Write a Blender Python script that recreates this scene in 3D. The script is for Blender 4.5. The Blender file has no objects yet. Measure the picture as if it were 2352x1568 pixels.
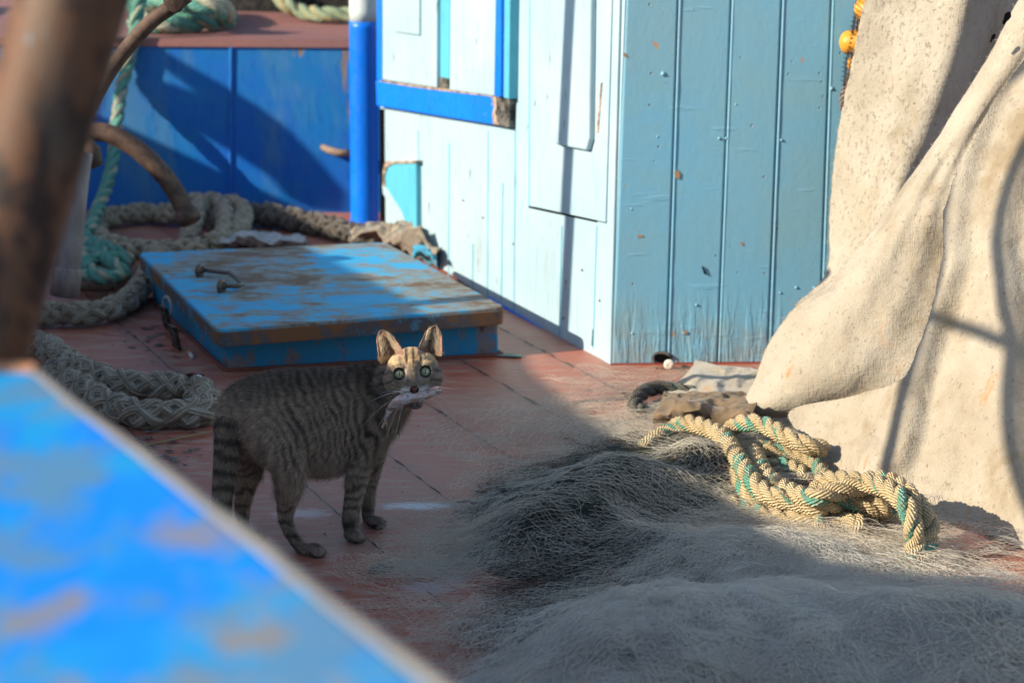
import bpy, bmesh, math, random
import numpy as np
from mathutils import Vector, geometry
rng = np.random.default_rng(11); random.seed(5)
SC = bpy.context.scene; COL = SC.collection
F = 4600.0; CH = 1.05; PIT = math.radians(14.7)
R = math.radians
# ---------- placing: a sight line meets a plane of the place (deck, wall) ----------
def ray(x, y):
    cx = (x-1176)/F; cy = (784-y)/F
    return np.array([cx, math.cos(PIT)+cy*math.sin(PIT), -math.sin(PIT)+cy*math.cos(PIT)])
CAM = np.array([0, 0, CH])
def G(x, y, z=0.0):
    d = ray(x, y); return CAM + d*((z-CH)/d[2])
def AT(x, y, Y):
    d = ray(x, y); return CAM + d*(Y/d[1])
class Plane:
    def __init__(s, o, n): s.o = np.array(o); s.n = np.array(n)/np.linalg.norm(n)
    def hit(s, x, y, off=0.0):
        d = ray(x, y); t = (s.o + s.n*off - CAM).dot(s.n)/d.dot(s.n); return CAM + d*t
    def pt(s, x, y, off=0.0): return s.hit(x, y) + s.n*off
def nrm(a): return a/(np.linalg.norm(a, axis=-1, keepdims=True)+1e-12)
# ---------- noise ----------
_g = np.random.default_rng(3).random((64, 64, 64))
def vnoise(p):
    p = np.asarray(p, float); i = np.floor(p).astype(int); f = p-i; f = f*f*(3-2*f); i %= 64; j = (i+1) % 64
    x0, y0, z0 = i[..., 0], i[..., 1], i[..., 2]; x1, y1, z1 = j[..., 0], j[..., 1], j[..., 2]
    fx, fy, fz = f[..., 0], f[..., 1], f[..., 2]
    a = _g[x0, y0, z0]*(1-fx)+_g[x1, y0, z0]*fx; b = _g[x0, y1, z0]*(1-fx)+_g[x1, y1, z0]*fx
    c = _g[x0, y0, z1]*(1-fx)+_g[x1, y0, z1]*fx; d = _g[x0, y1, z1]*(1-fx)+_g[x1, y1, z1]*fx
    return ((a*(1-fy)+b*fy)*(1-fz)+(c*(1-fy)+d*fy)*fz)*2-1
def fbm(p, o=4):
    p = np.asarray(p, float); v = 0; a = 1; s = 0
    for k in range(o): v = v+a*vnoise(p*2**k+17.3*k); s += a; a *= .5
    return v/s
# ---------- meshes ----------
def mk(name, verts, faces, mat=None, parent=None, smooth=True, attrs=None, uv=None, cols=None):
    me = bpy.data.meshes.new(name); verts = np.asarray(verts, np.float32)
    if isinstance(faces, np.ndarray) and faces.ndim == 2:
        n, k = faces.shape
        me.vertices.add(len(verts)); me.vertices.foreach_set('co', verts.ravel())
        me.loops.add(n*k); me.loops.foreach_set('vertex_index', faces.astype(np.int32).ravel())
        me.polygons.add(n); me.polygons.foreach_set('loop_start', np.arange(0, n*k, k, dtype=np.int32))
        me.polygons.foreach_set('loop_total', np.full(n, k, np.int32))
        me.update(calc_edges=True)
    else:
        me.from_pydata([tuple(map(float, v)) for v in verts], [], [tuple(int(i) for i in f) for f in faces]); me.update()
    if smooth: me.polygons.foreach_set('use_smooth', np.ones(len(me.polygons), bool))
    for k_, v in (attrs or {}).items():
        me.attributes.new(k_, 'FLOAT', 'POINT').data.foreach_set('value', np.asarray(v, np.float32))
    for k_, v in (cols or {}).items():
        c4 = np.ones((len(verts), 4), np.float32); c4[:, :3] = v
        me.attributes.new(k_, 'FLOAT_COLOR', 'POINT').data.foreach_set('color', c4.ravel())
    if uv is not None:
        li = np.zeros(len(me.loops), np.int32); me.loops.foreach_get('vertex_index', li)
        me.uv_layers.new(name='UVMap').data.foreach_set('uv', np.asarray(uv, np.float32)[li].ravel())
    o = bpy.data.objects.new(name, me); COL.objects.link(o)
    if mat: me.materials.append(mat)
    if parent is not None: o.parent = parent; o.matrix_parent_inverse = Vector_inv(parent)
    return o
def Vector_inv(p):
    from mathutils import Matrix
    return Matrix.Translation(-p.location)
def tag(o, label=None, cat=None, group=None, kind=None):
    if label: o['label'] = label
    if cat: o['category'] = cat
    if group: o['group'] = group
    if kind: o['kind'] = kind
    return o
def thing(name, loc, label, cat, group=None):
    o = bpy.data.objects.new(name, None); COL.objects.link(o); o.location = tuple(map(float, loc)); o.empty_display_size = .05
    return tag(o, label, cat, group)
def merge(parts):
    V = []; Fs = []; n = 0
    for v, f in parts:
        v = np.asarray(v); V.append(v); Fs += [tuple(i+n for i in q) for q in f]; n += len(v)
    return np.vstack(V), Fs
def mergeq(parts):
    V = []; Q = []; n = 0
    for v, f in parts: V.append(v); Q.append(f+n); n += len(v)
    return np.vstack(V), np.vstack(Q)
def prism(a, b):            # two matching outlines
    n = len(a); V = np.vstack([a, b]); f = [tuple(range(n))[::-1], tuple(range(n, 2*n))]
    for i in range(n): j = (i+1) % n; f.append((i, j, n+j, n+i))
    return V, f
def bevel(o, w=.003, seg=2, ang=30):
    m = o.modifiers.new('b', 'BEVEL'); m.width = w; m.segments = seg; m.limit_method = 'ANGLE'; m.angle_limit = R(ang)
    m.harden_normals = False; return o
def fixn(o):
    bm = bmesh.new(); bm.from_mesh(o.data); bmesh.ops.recalc_face_normals(bm, faces=bm.faces); bm.to_mesh(o.data); bm.free(); return o
def slab(name, pl, poly, o0, o1, mat, parent=None, bw=.002, dens=0):
    b = np.array([pl.hit(x, y, o1) for x, y in poly]); a = b-pl.n*(o1-o0)
    o = mk(name, *prism(a, b), mat, parent, smooth=False); fixn(o)
    if bw: bevel(o, bw)
    return o
def catmull(P, n):          # n samples evenly spaced along
    P = np.asarray(P, float); Q = np.vstack([2*P[0]-P[1], P, 2*P[-1]-P[-2]]); out = []
    for i in range(1, len(Q)-2):
        t = np.linspace(0, 1, 24, endpoint=False)[:, None]; a, b, c, d = Q[i-1], Q[i], Q[i+1], Q[i+2]
        out.append(.5*((2*b)+(-a+c)*t+(2*a-5*b+4*c-d)*t*t+(-a+3*b-3*c+d)*t**3))
    out = np.vstack(out+[P[-1:]]); L = np.r_[0, np.cumsum(np.linalg.norm(np.diff(out[:, :3], axis=0), axis=1))]
    u = np.linspace(0, L[-1], n); return np.stack([np.interp(u, L, out[:, k]) for k in range(out.shape[1])], 1)
def plen(P): return np.linalg.norm(np.diff(np.asarray(P)[:, :3], axis=0), axis=1).sum()
def frames(P):
    T = nrm(np.gradient(P, axis=0)); N = np.zeros_like(P)
    r = np.array([0, 0, 1.]) if abs(T[0, 2]) < .9 else np.array([1., 0, 0]); n = np.cross(T[0], r); n /= np.linalg.norm(n)
    for i in range(len(P)):
        n = n-T[i]*n.dot(T[i]); n /= np.linalg.norm(n); N[i] = n
    return T, N, np.cross(T, N)
def tube(P, r, sides=10, caps=True, sq=None):
    P = np.asarray(P, float); K = len(P); T, N, B = frames(P); r = np.broadcast_to(np.asarray(r, float), (K,))
    th = np.linspace(0, 2*np.pi, sides, endpoint=False)
    ring = P[:, None]+r[:, None, None]*(np.cos(th)[None, :, None]*N[:, None]+np.sin(th)[None, :, None]*B[:, None])
    V = ring.reshape(-1, 3); i, j = np.meshgrid(np.arange(K-1), np.arange(sides), indexing='ij'); j2 = (j+1) % sides
    Q = np.stack([i*sides+j, i*sides+j2, (i+1)*sides+j2, (i+1)*sides+j], -1).reshape(-1, 4)
    f = [tuple(q) for q in Q]
    if caps: f += [tuple(range(sides))[::-1], tuple(range((K-1)*sides, K*sides))]
    return V, f
def btubes(P, r, sides=3, uvs=False):   # many strands (N,K,3) at once
    N_, K, _ = P.shape; T = nrm(np.gradient(P, axis=1)); ref = np.array([.23, .31, .92])
    A = nrm(np.cross(T, ref)); B = np.cross(T, A); r = np.broadcast_to(np.asarray(r, float), (N_, K))
    th = np.linspace(0, 2*np.pi, sides, endpoint=False)
    V = P[:, :, None]+r[:, :, None, None]*(np.cos(th)[:, None]*A[:, :, None]+np.sin(th)[:, None]*B[:, :, None])
    n, i, j = np.meshgrid(np.arange(N_), np.arange(K-1), np.arange(sides), indexing='ij'); j2 = (j+1) % sides; b = n*K*sides
    Q = np.stack([b+i*sides+j, b+i*sides+j2, b+(i+1)*sides+j2, b+(i+1)*sides+j], -1).reshape(-1, 4)
    return V.reshape(-1, 3), Q
def strandtube(P, N, B, r, sides, ridge=None):
    K = len(P); th = np.linspace(0, 2*np.pi, sides, endpoint=False); r = np.broadcast_to(r, (K,))
    rr = np.repeat(r[:, None], sides, 1)
    if ridge is not None: rr = rr*(1+ridge(np.arange(K)[:, None], th[None, :]))
    V = P[:, None]+rr[:, :, None]*(np.cos(th)[None, :, None]*N[:, None]+np.sin(th)[None, :, None]*B[:, None])
    i, j = np.meshgrid(np.arange(K-1), np.arange(sides), indexing='ij'); j2 = (j+1) % sides
    Q = np.stack([i*sides+j, i*sides+j2, (i+1)*sides+j2, (i+1)*sides+j], -1).reshape(-1, 4)
    return V.reshape(-1, 3), Q
def laid_rope(P, Rr, pitch=None, seed=0, strands=3, step=.0025):
    """three-strand twisted rope; returns verts, quads, tint, uv"""
    pitch = pitch or Rr*7.5; n = max(8, int(plen(catmull(P, 60))/step)); C = catmull(P, n); T, N, B = frames(C)
    L = np.r_[0, np.cumsum(np.linalg.norm(np.diff(C, axis=0), axis=1))]; parts = []; tint = []; uv = []
    g = np.random.default_rng(seed)
    for k in range(strands):
        th = 2*np.pi*(L/pitch+k/strands); off = .52*Rr*(1+.05*np.sin(L*40+seed+k))
        S = C+off[:, None]*(np.cos(th)[:, None]*N+np.sin(th)[:, None]*B); Ts, Ns, Bs = frames(S)
        end = np.clip(np.minimum(L, L[-1]-L)/(Rr*.8), .05, 1)**.5
        rid = lambda i, t, k=k: .13*np.cos(6*(t-2.2*2*np.pi*L[i]/pitch))+.06*vnoise(np.stack([L[i]*160+0*t, np.cos(t)*2.5+0*i, np.sin(t)*2.5+k*5+0*i], -1))
        v, q = strandtube(S, Ns, Bs, Rr*.56*end, 24, rid); parts.append((v, q))
        ph = g.random()*9; a = np.repeat(L, 24); tt = np.tile(np.linspace(0, 1, 24, endpoint=False), n)
        tint.append(vnoise(np.stack([a*16+ph, tt*3.2-a*1.2*3.2/pitch, np.full_like(a, k*7.7+seed)], 1))+(.25 if k == 1 else -.12))
        uv.append(np.stack([a*60, tt*6+a*2.2*6/pitch], 1))
    V, Q = mergeq(parts); return V, Q, np.concatenate(tint), np.vstack(uv)
def braid_rope(P, Rr, seed=0, step=.004, rs=None, pitch=None):
    pitch = pitch or Rr*6.4; n = max(10, int(plen(catmull(P, 60))/step)); C = catmull(P, n); T, N, B = frames(C)
    L = np.r_[0, np.cumsum(np.linalg.norm(np.diff(C, axis=0), axis=1))]; parts = []; tint = []; uv = []; m = 4
    sc = np.ones(n) if rs is None else np.interp(L/L[-1], np.linspace(0, 1, len(rs)), rs)
    parts.append(strandtube(C, N, B, Rr*.72*sc, 12)); tint.append(np.zeros(n*12)); uv.append(np.stack([np.repeat(L, 12)*60, np.tile(np.arange(12)/2., n)], 1))
    for s in (1, -1):
        for k in range(m):
            th = s*2*np.pi*L/pitch+2*np.pi*k/m+(.4 if s < 0 else 0)
            ov = np.cos(m*2*np.pi*L/pitch*1.0*2/2+(0 if s > 0 else np.pi)+k*np.pi)
            off = Rr*sc*(.68+.17*ov)
            for d in (0.,):
                t2 = th+d
                S = C+off[:, None]*(np.cos(t2)[:, None]*N+np.sin(t2)[:, None]*B)
                S = S+.0012*fbm(S*90+seed)[:, None]*N; Ts, Ns, Bs = frames(S)
                v, q = strandtube(S, Ns, Bs, Rr*.37*sc, 12, lambda i, t: .07*np.cos(6*t-L[i]*700)+.10*vnoise(np.stack([L[i]*90+0*t, np.cos(t)*1.5+k*3+0*i, np.sin(t)*1.5+s*4+0*i], -1))); parts.append((v, q))
                a = np.repeat(L, 12); tint.append(vnoise(np.stack([a*20, np.full_like(a, k*3.3+seed), np.full_like(a, s*5.)], 1)))
                uv.append(np.stack([a*60, np.tile(np.arange(12)/2., n)], 1))
    V, Q = mergeq(parts); V = V+(.10*Rr*fbm(V*38+seed, 3))[:, None]*nrm(V-np.repeat(C, 1, 0)[np.clip((np.arange(len(V)) // 10) % n, 0, n-1)])*0
    return V, Q, np.concatenate(tint), np.vstack(uv)
def fuzz_on(V, Q, count, Lmin, Lmax, rad, seed=0, droop=.3, sides=3):
    """loose fibres standing off a surface; each a thin curved strand"""
    g = np.random.default_rng(seed); idx = g.integers(0, len(Q), count); q = V[Q[idx]]
    w = g.random((count, 2)); p = (q[:, 0]*(1-w[:, :1])+q[:, 1]*w[:, :1])*(1-w[:, 1:])+(q[:, 3]*(1-w[:, :1])+q[:, 2]*w[:, :1])*w[:, 1:]
    n = nrm(np.cross(q[:, 2]-q[:, 0], q[:, 3]-q[:, 1])); d = nrm(n+g.normal(0, .7, (count, 3))); e = g.normal(0, 1, (count, 3))
    l = (Lmin+(Lmax-Lmin)*g.random(count)**2)[:, None, None]; t = np.linspace(0, 1, 5)[None, :, None]
    P = p[:, None]+d[:, None]*l*t+e[:, None]*l*.35*t*t; P[:, :, 2] -= (l*droop*t*t)[:, :, 0]
    P[:, :, 2] = np.maximum(P[:, :, 2], .001)
    return btubes(P, rad*np.linspace(1, .4, 5)[None], sides)
# ---------- node materials ----------
class M:
    def __init__(s, name, rough=.6, spec=.4):
        s.m = bpy.data.materials.new(name); s.m.use_nodes = True; s.t = s.m.node_tree; s.N = s.t.nodes; s.L = s.t.links
        s.b = s.N['Principled BSDF']; s.b.inputs['Roughness'].default_value = rough; s.b.inputs['Specular IOR Level'].default_value = spec
        s.co = None
    def n(s, typ, **kw):
        x = s.N.new(typ)
        for k, v in kw.items(): setattr(x, k, v)
        return x
    def put(s, sock, v):
        if isinstance(v, bpy.types.NodeSocket): s.L.new(v, sock)
        elif isinstance(v, (tuple, list)) and sock.type == 'RGBA': sock.default_value = (*v, 1)
        else: sock.default_value = v
    def coord(s, scale=(1, 1, 1), rot=(0, 0, 0), loc=(0, 0, 0), kind='Object'):
        c = s.n('ShaderNodeTexCoord'); m = s.n('ShaderNodeMapping'); s.L.new(c.outputs[kind], m.inputs[0])
        m.inputs['Scale'].default_value = scale; m.inputs['Rotation'].default_value = rot; m.inputs['Location'].default_value = loc
        return m.outputs[0]
    def noise(s, vec, scale=5, detail=5, rough=.6, dist=0, out='Fac'):
        x = s.n('ShaderNodeTexNoise'); s.put(x.inputs['Vector'], vec); x.inputs['Scale'].default_value = scale
        x.inputs['Detail'].default_value = detail; x.inputs['Roughness'].default_value = rough; x.inputs['Distortion'].default_value = dist
        return x.outputs[out]
    def voro(s, vec, scale=5, feat='F1', out='Distance', rnd=1):
        x = s.n('ShaderNodeTexVoronoi', feature=feat); s.put(x.inputs['Vector'], vec); x.inputs['Scale'].default_value = scale
        x.inputs['Randomness'].default_value = rnd; return x.outputs[out]
    def ramp(s, fac, a, b, c0=0., c1=1.):
        x = s.n('ShaderNodeMapRange'); x.interpolation_type = 'SMOOTHSTEP'; s.put(x.inputs['Value'], fac)
        x.inputs['From Min'].default_value = a; x.inputs['From Max'].default_value = b
        x.inputs['To Min'].default_value = c0; x.inputs['To Max'].default_value = c1; return x.outputs[0]
    def mix(s, fac, a, b, mode='MIX'):
        x = s.n('ShaderNodeMix', data_type='RGBA', blend_type=mode); s.put(x.inputs[0], fac); s.put(x.inputs[6], a); s.put(x.inputs[7], b)
        return x.outputs[2]
    def math(s, op, a, b=0., c=0.):
        x = s.n('ShaderNodeMath', operation=op); s.put(x.inputs[0], a); s.put(x.inputs[1], b)
        if op in ('MULTIPLY_ADD', 'SMOOTH_MIN', 'COMPARE'): s.put(x.inputs[2], c)
        return x.outputs[0]
    def attr(s, name, out='Fac'):
        x = s.n('ShaderNodeAttribute'); x.attribute_name = name; return x.outputs[out]
    def sep(s, vec):
        x = s.n('ShaderNodeSeparateXYZ'); s.put(x.inputs[0], vec); return x.outputs
    def bump(s, h, st=.3, d=.01, prev=None):
        x = s.n('ShaderNodeBump'); s.put(x.inputs['Height'], h); x.inputs['Strength'].default_value = st; x.inputs['Distance'].default_value = d
        if prev is not None: s.L.new(prev, x.inputs['Normal'])
        return x.outputs[0]
    def out(s, col=None, normal=None, rough=None, **kw):
        if col is not None: s.put(s.b.inputs['Base Color'], col)
        if normal is not None: s.put(s.b.inputs['Normal'], normal)
        if rough is not None: s.put(s.b.inputs['Roughness'], rough)
        for k, v in kw.items(): s.put(s.b.inputs[k.replace('_', ' ')], v)
        return s.m
def paint(name, c1, c2, chip, thr=.62, scale=18, stretch=(1, 1, .25), rough=.5, bs=.25, soft=.03, spec=.4, c3=None, thr3=.7, big=3., grain=60, dash=0.):
    """weathered paint: two tones of paint, chips to what is under, optional second wear colour"""
    m = M(name, rough, spec); v = m.coord(); vs = m.coord(scale=stretch)
    n1 = m.noise(v, big, 5, .65); n2 = m.noise(vs, scale, 8, .7, .3); n3 = m.noise(v, scale*2.3, 6, .7)
    col = m.mix(m.ramp(n1, .35, .65), c1, c2); col = m.mix(m.math('MULTIPLY', n3, .35), col, (c1[0]*.55, c1[1]*.6, c1[2]*.65))
    if dash:
        dn_ = m.noise(m.coord(scale=(1, 1, .22)), 62, 3, .6); dm_ = m.noise(v, 7, 4, .6); col = m.mix(m.math('MULTIPLY', m.ramp(dn_, .655, .70), m.ramp(dm_, .42, .60, 0, dash)), col, (.09, .10, .10))
        col = m.mix(m.ramp(m.noise(m.coord(scale=(1, 1, .3), loc=(4, 1, 2)), 5, 6, .7), .52, .70, 0, .55*dash), col, (c1[0]*.75, c1[1]*.66, c1[2]*.62))
    ch = m.ramp(m.math('ADD', m.math('MULTIPLY', n2, .75), m.math('MULTIPLY', n1, .25)), thr, thr+soft)
    if c3: col = m.mix(m.math('MULTIPLY', m.ramp(m.noise(vs, scale*.45, 7, .65, .4), thr3-.06, thr3+.06), .85), col, c3)
    col = m.mix(ch, col, chip)
    gr = m.noise(vs, grain, 4, .6); col = m.mix(m.ramp(gr, .5, .72, 0, .38), col, (c1[0]*.5, c1[1]*.55, c1[2]*.58)); h = m.math('ADD', m.math('MULTIPLY', ch, -.6), m.math('MULTIPLY', gr, .5))
    h = m.math('ADD', h, m.math('MULTIPLY', n3, .5))
    return m.out(col, m.bump(h, bs, .004), m.ramp(n3, .3, .8, rough-.08, rough+.2))
# =============== light, camera ===============
AZ = nrm(np.array([.925, .38])); EL = R(25.5)
LD = np.array([AZ[0]*math.cos(EL), AZ[1]*math.cos(EL), -math.sin(EL)]); LD /= np.linalg.norm(LD)   # direction the sunlight travels
w = bpy.data.worlds.new('World'); SC.world = w; w.use_nodes = True
sky = w.node_tree.nodes.new('ShaderNodeTexSky'); sky.sky_type = 'NISHITA'; sky.sun_disc = False
sky.sun_elevation = EL; sky.sun_rotation = math.atan2(-LD[0], -LD[1]); sky.air_density = 1.0; sky.dust_density = .8; sky.ozone_density = 1.2
bg = w.node_tree.nodes['Background']; w.node_tree.links.new(sky.outputs[0], bg.inputs[0]); bg.inputs[1].default_value = .13
sd = bpy.data.lights.new('sun', 'SUN'); sd.energy = 5.0; sd.angle = R(.5); sd.color = (1, .88, .70)
so = bpy.data.objects.new('sun', sd); COL.objects.link(so); so.rotation_euler = Vector(LD).to_track_quat('-Z', 'Y').to_euler()
cd = bpy.data.cameras.new('camera'); cam = bpy.data.objects.new('camera', cd); COL.objects.link(cam); SC.camera = cam
cam.location = (0, 0, CH); cam.rotation_euler = (R(90)-PIT, 0, 0); cd.lens = 36*F/2352; cd.sensor_width = 36; cd.clip_end = 3000; cd.clip_start = .05
cd.dof.use_dof = True; cd.dof.focus_distance = 2.98; cd.dof.aperture_fstop = 5.2; cd.dof.aperture_blades = 7
SC.view_settings.view_transform = 'Standard'; SC.view_settings.look = 'None'; SC.view_settings.exposure = 0.64; SC.view_settings.gamma = 1
SC.render.engine = 'CYCLES'; SC.cycles.transparent_max_bounces = 24; SC.cycles.max_bounces = 8
# =============== deck ===============
DN = np.array([.904, .427]); DD = np.array([-.427, .904])    # across / along the deck planks
m = M('deck_paint', .5, .45)
v = m.coord(); ang = math.atan2(DN[1], DN[0]); vr = m.coord(rot=(0, 0, -ang))
x, y, _ = m.sep(vr)
vx = m.coord(scale=(3, 30, 3)); va = m.coord(scale=(1, 6, 1), rot=(0, 0, R(-4)))
n1 = m.noise(v, 2.2, 6, .65); n2 = m.noise(va, 9, 8, .75, .4); n3 = m.noise(v, 40, 6, .7); n4 = m.noise(va, 34, 8, .8, .3)
col = m.mix(m.ramp(n1, .38, .62), (.40, .105, .058), (.36, .135, .09))
col = m.mix(m.ramp(n2, .47, .58, 0, .9), col, (.41, .25, .185))
col = m.mix(m.ramp(n4, .58, .66, 0, .6), col, (.19, .07, .05))
col = m.mix(m.ramp(m.noise(va, 60, 6, .8), .60, .66, 0, .8), col, (.045, .035, .03))
col = m.mix(m.ramp(m.noise(m.coord(scale=(1, 3, 1), loc=(3, 1, 0)), 30, 6, .7), .68, .72, 0, .8), col, (.07, .10, .10))
# plank seams, a dark wavering line every 0.174 m
xs = m.math('ADD', x, m.math('MULTIPLY', m.math('SUBTRACT', m.noise(v, 26, 4, .6), .5), .009))
fr = m.math('FRACT', m.math('ADD', m.math('DIVIDE', m.math('SUBTRACT', xs, 1.3736), .18), 20.5))
dist = m.math('MULTIPLY', m.math('ABSOLUTE', m.math('SUBTRACT', fr, .5)), .18)
wid = m.ramp(m.noise(v, 55, 3, .6), .3, .7, .0006, .0026)
seam = m.math('SUBTRACT', 1, m.math('MINIMUM', 1, m.math('DIVIDE', dist, wid)))
seam = m.ramp(seam, .0, .45)
col = m.mix(m.math('MULTIPLY', seam, .9), col, (.028, .034, .036))
gr = m.math('MULTIPLY', m.ramp(dist, .0, .035, 1, 0), m.ramp(n2, .4, .6, .1, .6))
col = m.mix(m.math('MULTIPLY', gr, .5), col, (.12, .08, .07))
# dried white paint smears near the seams
sm = None
for (px, py, rx, ry) in ((960, 1162, .075, .022), (690, 1180, .06, .03), (985, 1350, .05, .03), (1050, 1330, .03, .02)):
    c = G(px, py); d = m.n('ShaderNodeVectorMath', operation='SUBTRACT'); m.put(d.inputs[0], v); d.inputs[1].default_value = tuple(c)
    dm = m.n('ShaderNodeVectorMath', operation='MULTIPLY'); m.L.new(d.outputs[0], dm.inputs[0]); dm.inputs[1].default_value = (1/rx, 1/ry, 0)
    ln = m.n('ShaderNodeVectorMath', operation='LENGTH'); m.L.new(dm.outputs[0], ln.inputs[0])
    q = m.ramp(m.math('ADD', ln.outputs['Value'], m.math('MULTIPLY', m.math('SUBTRACT', n4, .5), 3.2)), .35, 1.0, 1, 0)
    q = m.math('MULTIPLY', q, 1.0 if px == 960 else .5); sm = q if sm is None else m.math('MAXIMUM', sm, q)
col = m.mix(sm, col, (.62, .62, .66))
h = m.math('ADD', m.math('MULTIPLY', seam, -2.2), m.math('ADD', n4, m.math('MULTIPLY', n3, .5)))
DECK = m.out(col, m.bump(h, .5, .0025), m.ramp(n2, .35, .65, .34, .58))
nx, ny = 120, 160
gx, gy = np.meshgrid(np.linspace(-3.2, 3.2, nx), np.linspace(-.6, 5.46, ny))
gz = .0025*fbm(np.stack([gx*2.5, gy*2.5, gx*0], -1), 3)
i, j = np.meshgrid(np.arange(ny-1), np.arange(nx-1), indexing='ij')
tag(mk('deck', np.stack([gx, gy, gz], -1).reshape(-1, 3), np.stack([i*nx+j, i*nx+j+1, (i+1)*nx+j+1, (i+1)*nx+j], -1).reshape(-1, 4), DECK), kind='structure')
# sea under and around the boat
m = M('sea_water', .12, .5); v = m.coord(scale=(1, 1, 1))
SEA = m.out((.02, .05, .06), m.bump(m.noise(v, .7, 6, .6), .6, .3))
tag(mk('sea', [(-900, -900, -1.3), (900, -900, -1.3), (900, 900, -1.3), (-900, 900, -1.3)], [(0, 1, 2, 3)], SEA), kind='structure')
# =============== raised foredeck and its blue bulkhead ===============
BK = Plane(G(190, 480), np.array([G(800, 487)[1]-G(190, 480)[1], -(G(800, 487)[0]-G(190, 480)[0]), 0]))
BLUE = paint('blue_bulkhead_paint', (.008, .12, .50), (.008, .17, .42), (.22, .16, .12), .62, 8, (1, 1, .22), .42, .35, c3=(.05, .18, .36), thr3=.62)
HULLBLUE = paint('bright_blue_paint', (.004, .20, .92), (.004, .16, .74), (.10, .09, .08), .70, 14, (1, 1, .5), .35, .2)
cR = paint('foredeck_paint', (.30, .13, .11), (.25, .12, .11), (.3, .24, .2), .66, 9, (1, 3, 1), .6)
zt = BK.hit(560, 89)[2]
ft = thing('bulkhead', BK.hit(500, 483), 'streaked blue steel bulkhead below the raised red deck', 'bulkhead')
def wallbox(pl, x0, x1, z0, z1, o0, o1):
    t = np.array([-pl.n[1], pl.n[0], 0]); t = t if t[0] > 0 else -t; a = pl.o; pts = []
    s0 = (x0-a[0])/t[0]; s1 = (x1-a[0])/t[0]
    A = [np.array([*(a+t*s+pl.n*o0)[:2], z]) for s, z in ((s0, z0), (s1, z0), (s1, z1), (s0, z1))]
    Bq = [np.array([*(a+t*s+pl.n*o1)[:2], z]) for s, z in ((s0, z0), (s1, z0), (s1, z1), (s0, z1))]
    return prism(np.array(A), np.array(Bq))
BN = BK.n if BK.n[1] < 0 else -BK.n; BK.n = BN
fixn(mk('panel', *wallbox(BK, -3.2, .2, -.02, zt-.004, -.02, 0), BLUE, ft, False))
for px in (532,):
    a = BK.pt(px, 92, .002); b = BK.pt(px-3, 478, .002); mk('weld_seam', *tube(np.linspace(a, b, 60)+.0012*fbm(np.linspace(a, b, 60)*40)[:, None], .0055, 8), BLUE, ft)
m = M('bare_bolt_rust', .8); RUST0 = m.out(m.mix(m.noise(m.coord(), 60), (.16, .08, .045), (.35, .27, .2)), m.bump(m.noise(m.coord(), 90), .6, .003))
c = BK.pt(775, 343, .0); mk('broken_bracket', *tube([c+(-.04, 0, .006), c+(-.02, -.03, .002), c+(.01, -.045, -.003), c+(.05, -.03, -.004)], [.008, .010, .010, .008], 10), RUST0, ft)
fq = np.array([*[[*(BK.o+np.array([-BK.n[1], BK.n[0], 0])*k*-1)[:2], 0] for k in ()]]) if False else None
bt = nrm(np.array([-BK.n[1], BK.n[0], 0])); bt = bt if bt[0] > 0 else -bt; e0 = BK.o-bt*2.2+BK.n*.008; e1 = BK.o+bt*1.8+BK.n*.008
fq = np.array([[e0[0], e0[1], zt], [e1[0], e1[1], zt], [e1[0], 9, zt], [e0[0], 9, zt]])
fd = fixn(mk('foredeck', *prism(fq-(0, 0, .022), fq), cR, None, False))
tag(fd, kind='structure')
# blue pipe post with white top
p0 = G(838, 517); top = AT(833, -160, p0[1]); mid = AT(835, 49, p0[1])
WHITEP = paint('white_post_paint', (.62, .70, .68), (.66, .74, .72), (.35, .25, .15), .68, 12, (1, 1, .3), .45)
t = thing('stanchion_post', p0, 'round bright blue post with white top at the cabin corner', 'post')
d = nrm(top-p0); r_ = .0375
mk('lower_shaft', *tube(np.linspace(p0, mid, 40), r_, 32), HULLBLUE, t)
mk('upper_shaft', *tube(np.linspace(mid, top+d*.3, 20), r_-.0008, 32), WHITEP, t)
mk('foot_rim', *tube([p0+(0, 0, 0), p0+d*.012], [r_+.006, r_+.003], 32), HULLBLUE, t)
# =============== cabin ===============
C0 = G(1408, 838); C1 = G(1159, 707); e = nrm((C1-C0)*[1, 1, 0]); nS = np.array([-e[1], e[0], 0]); nS = nS if nS[0] < 0 else -nS
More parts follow.
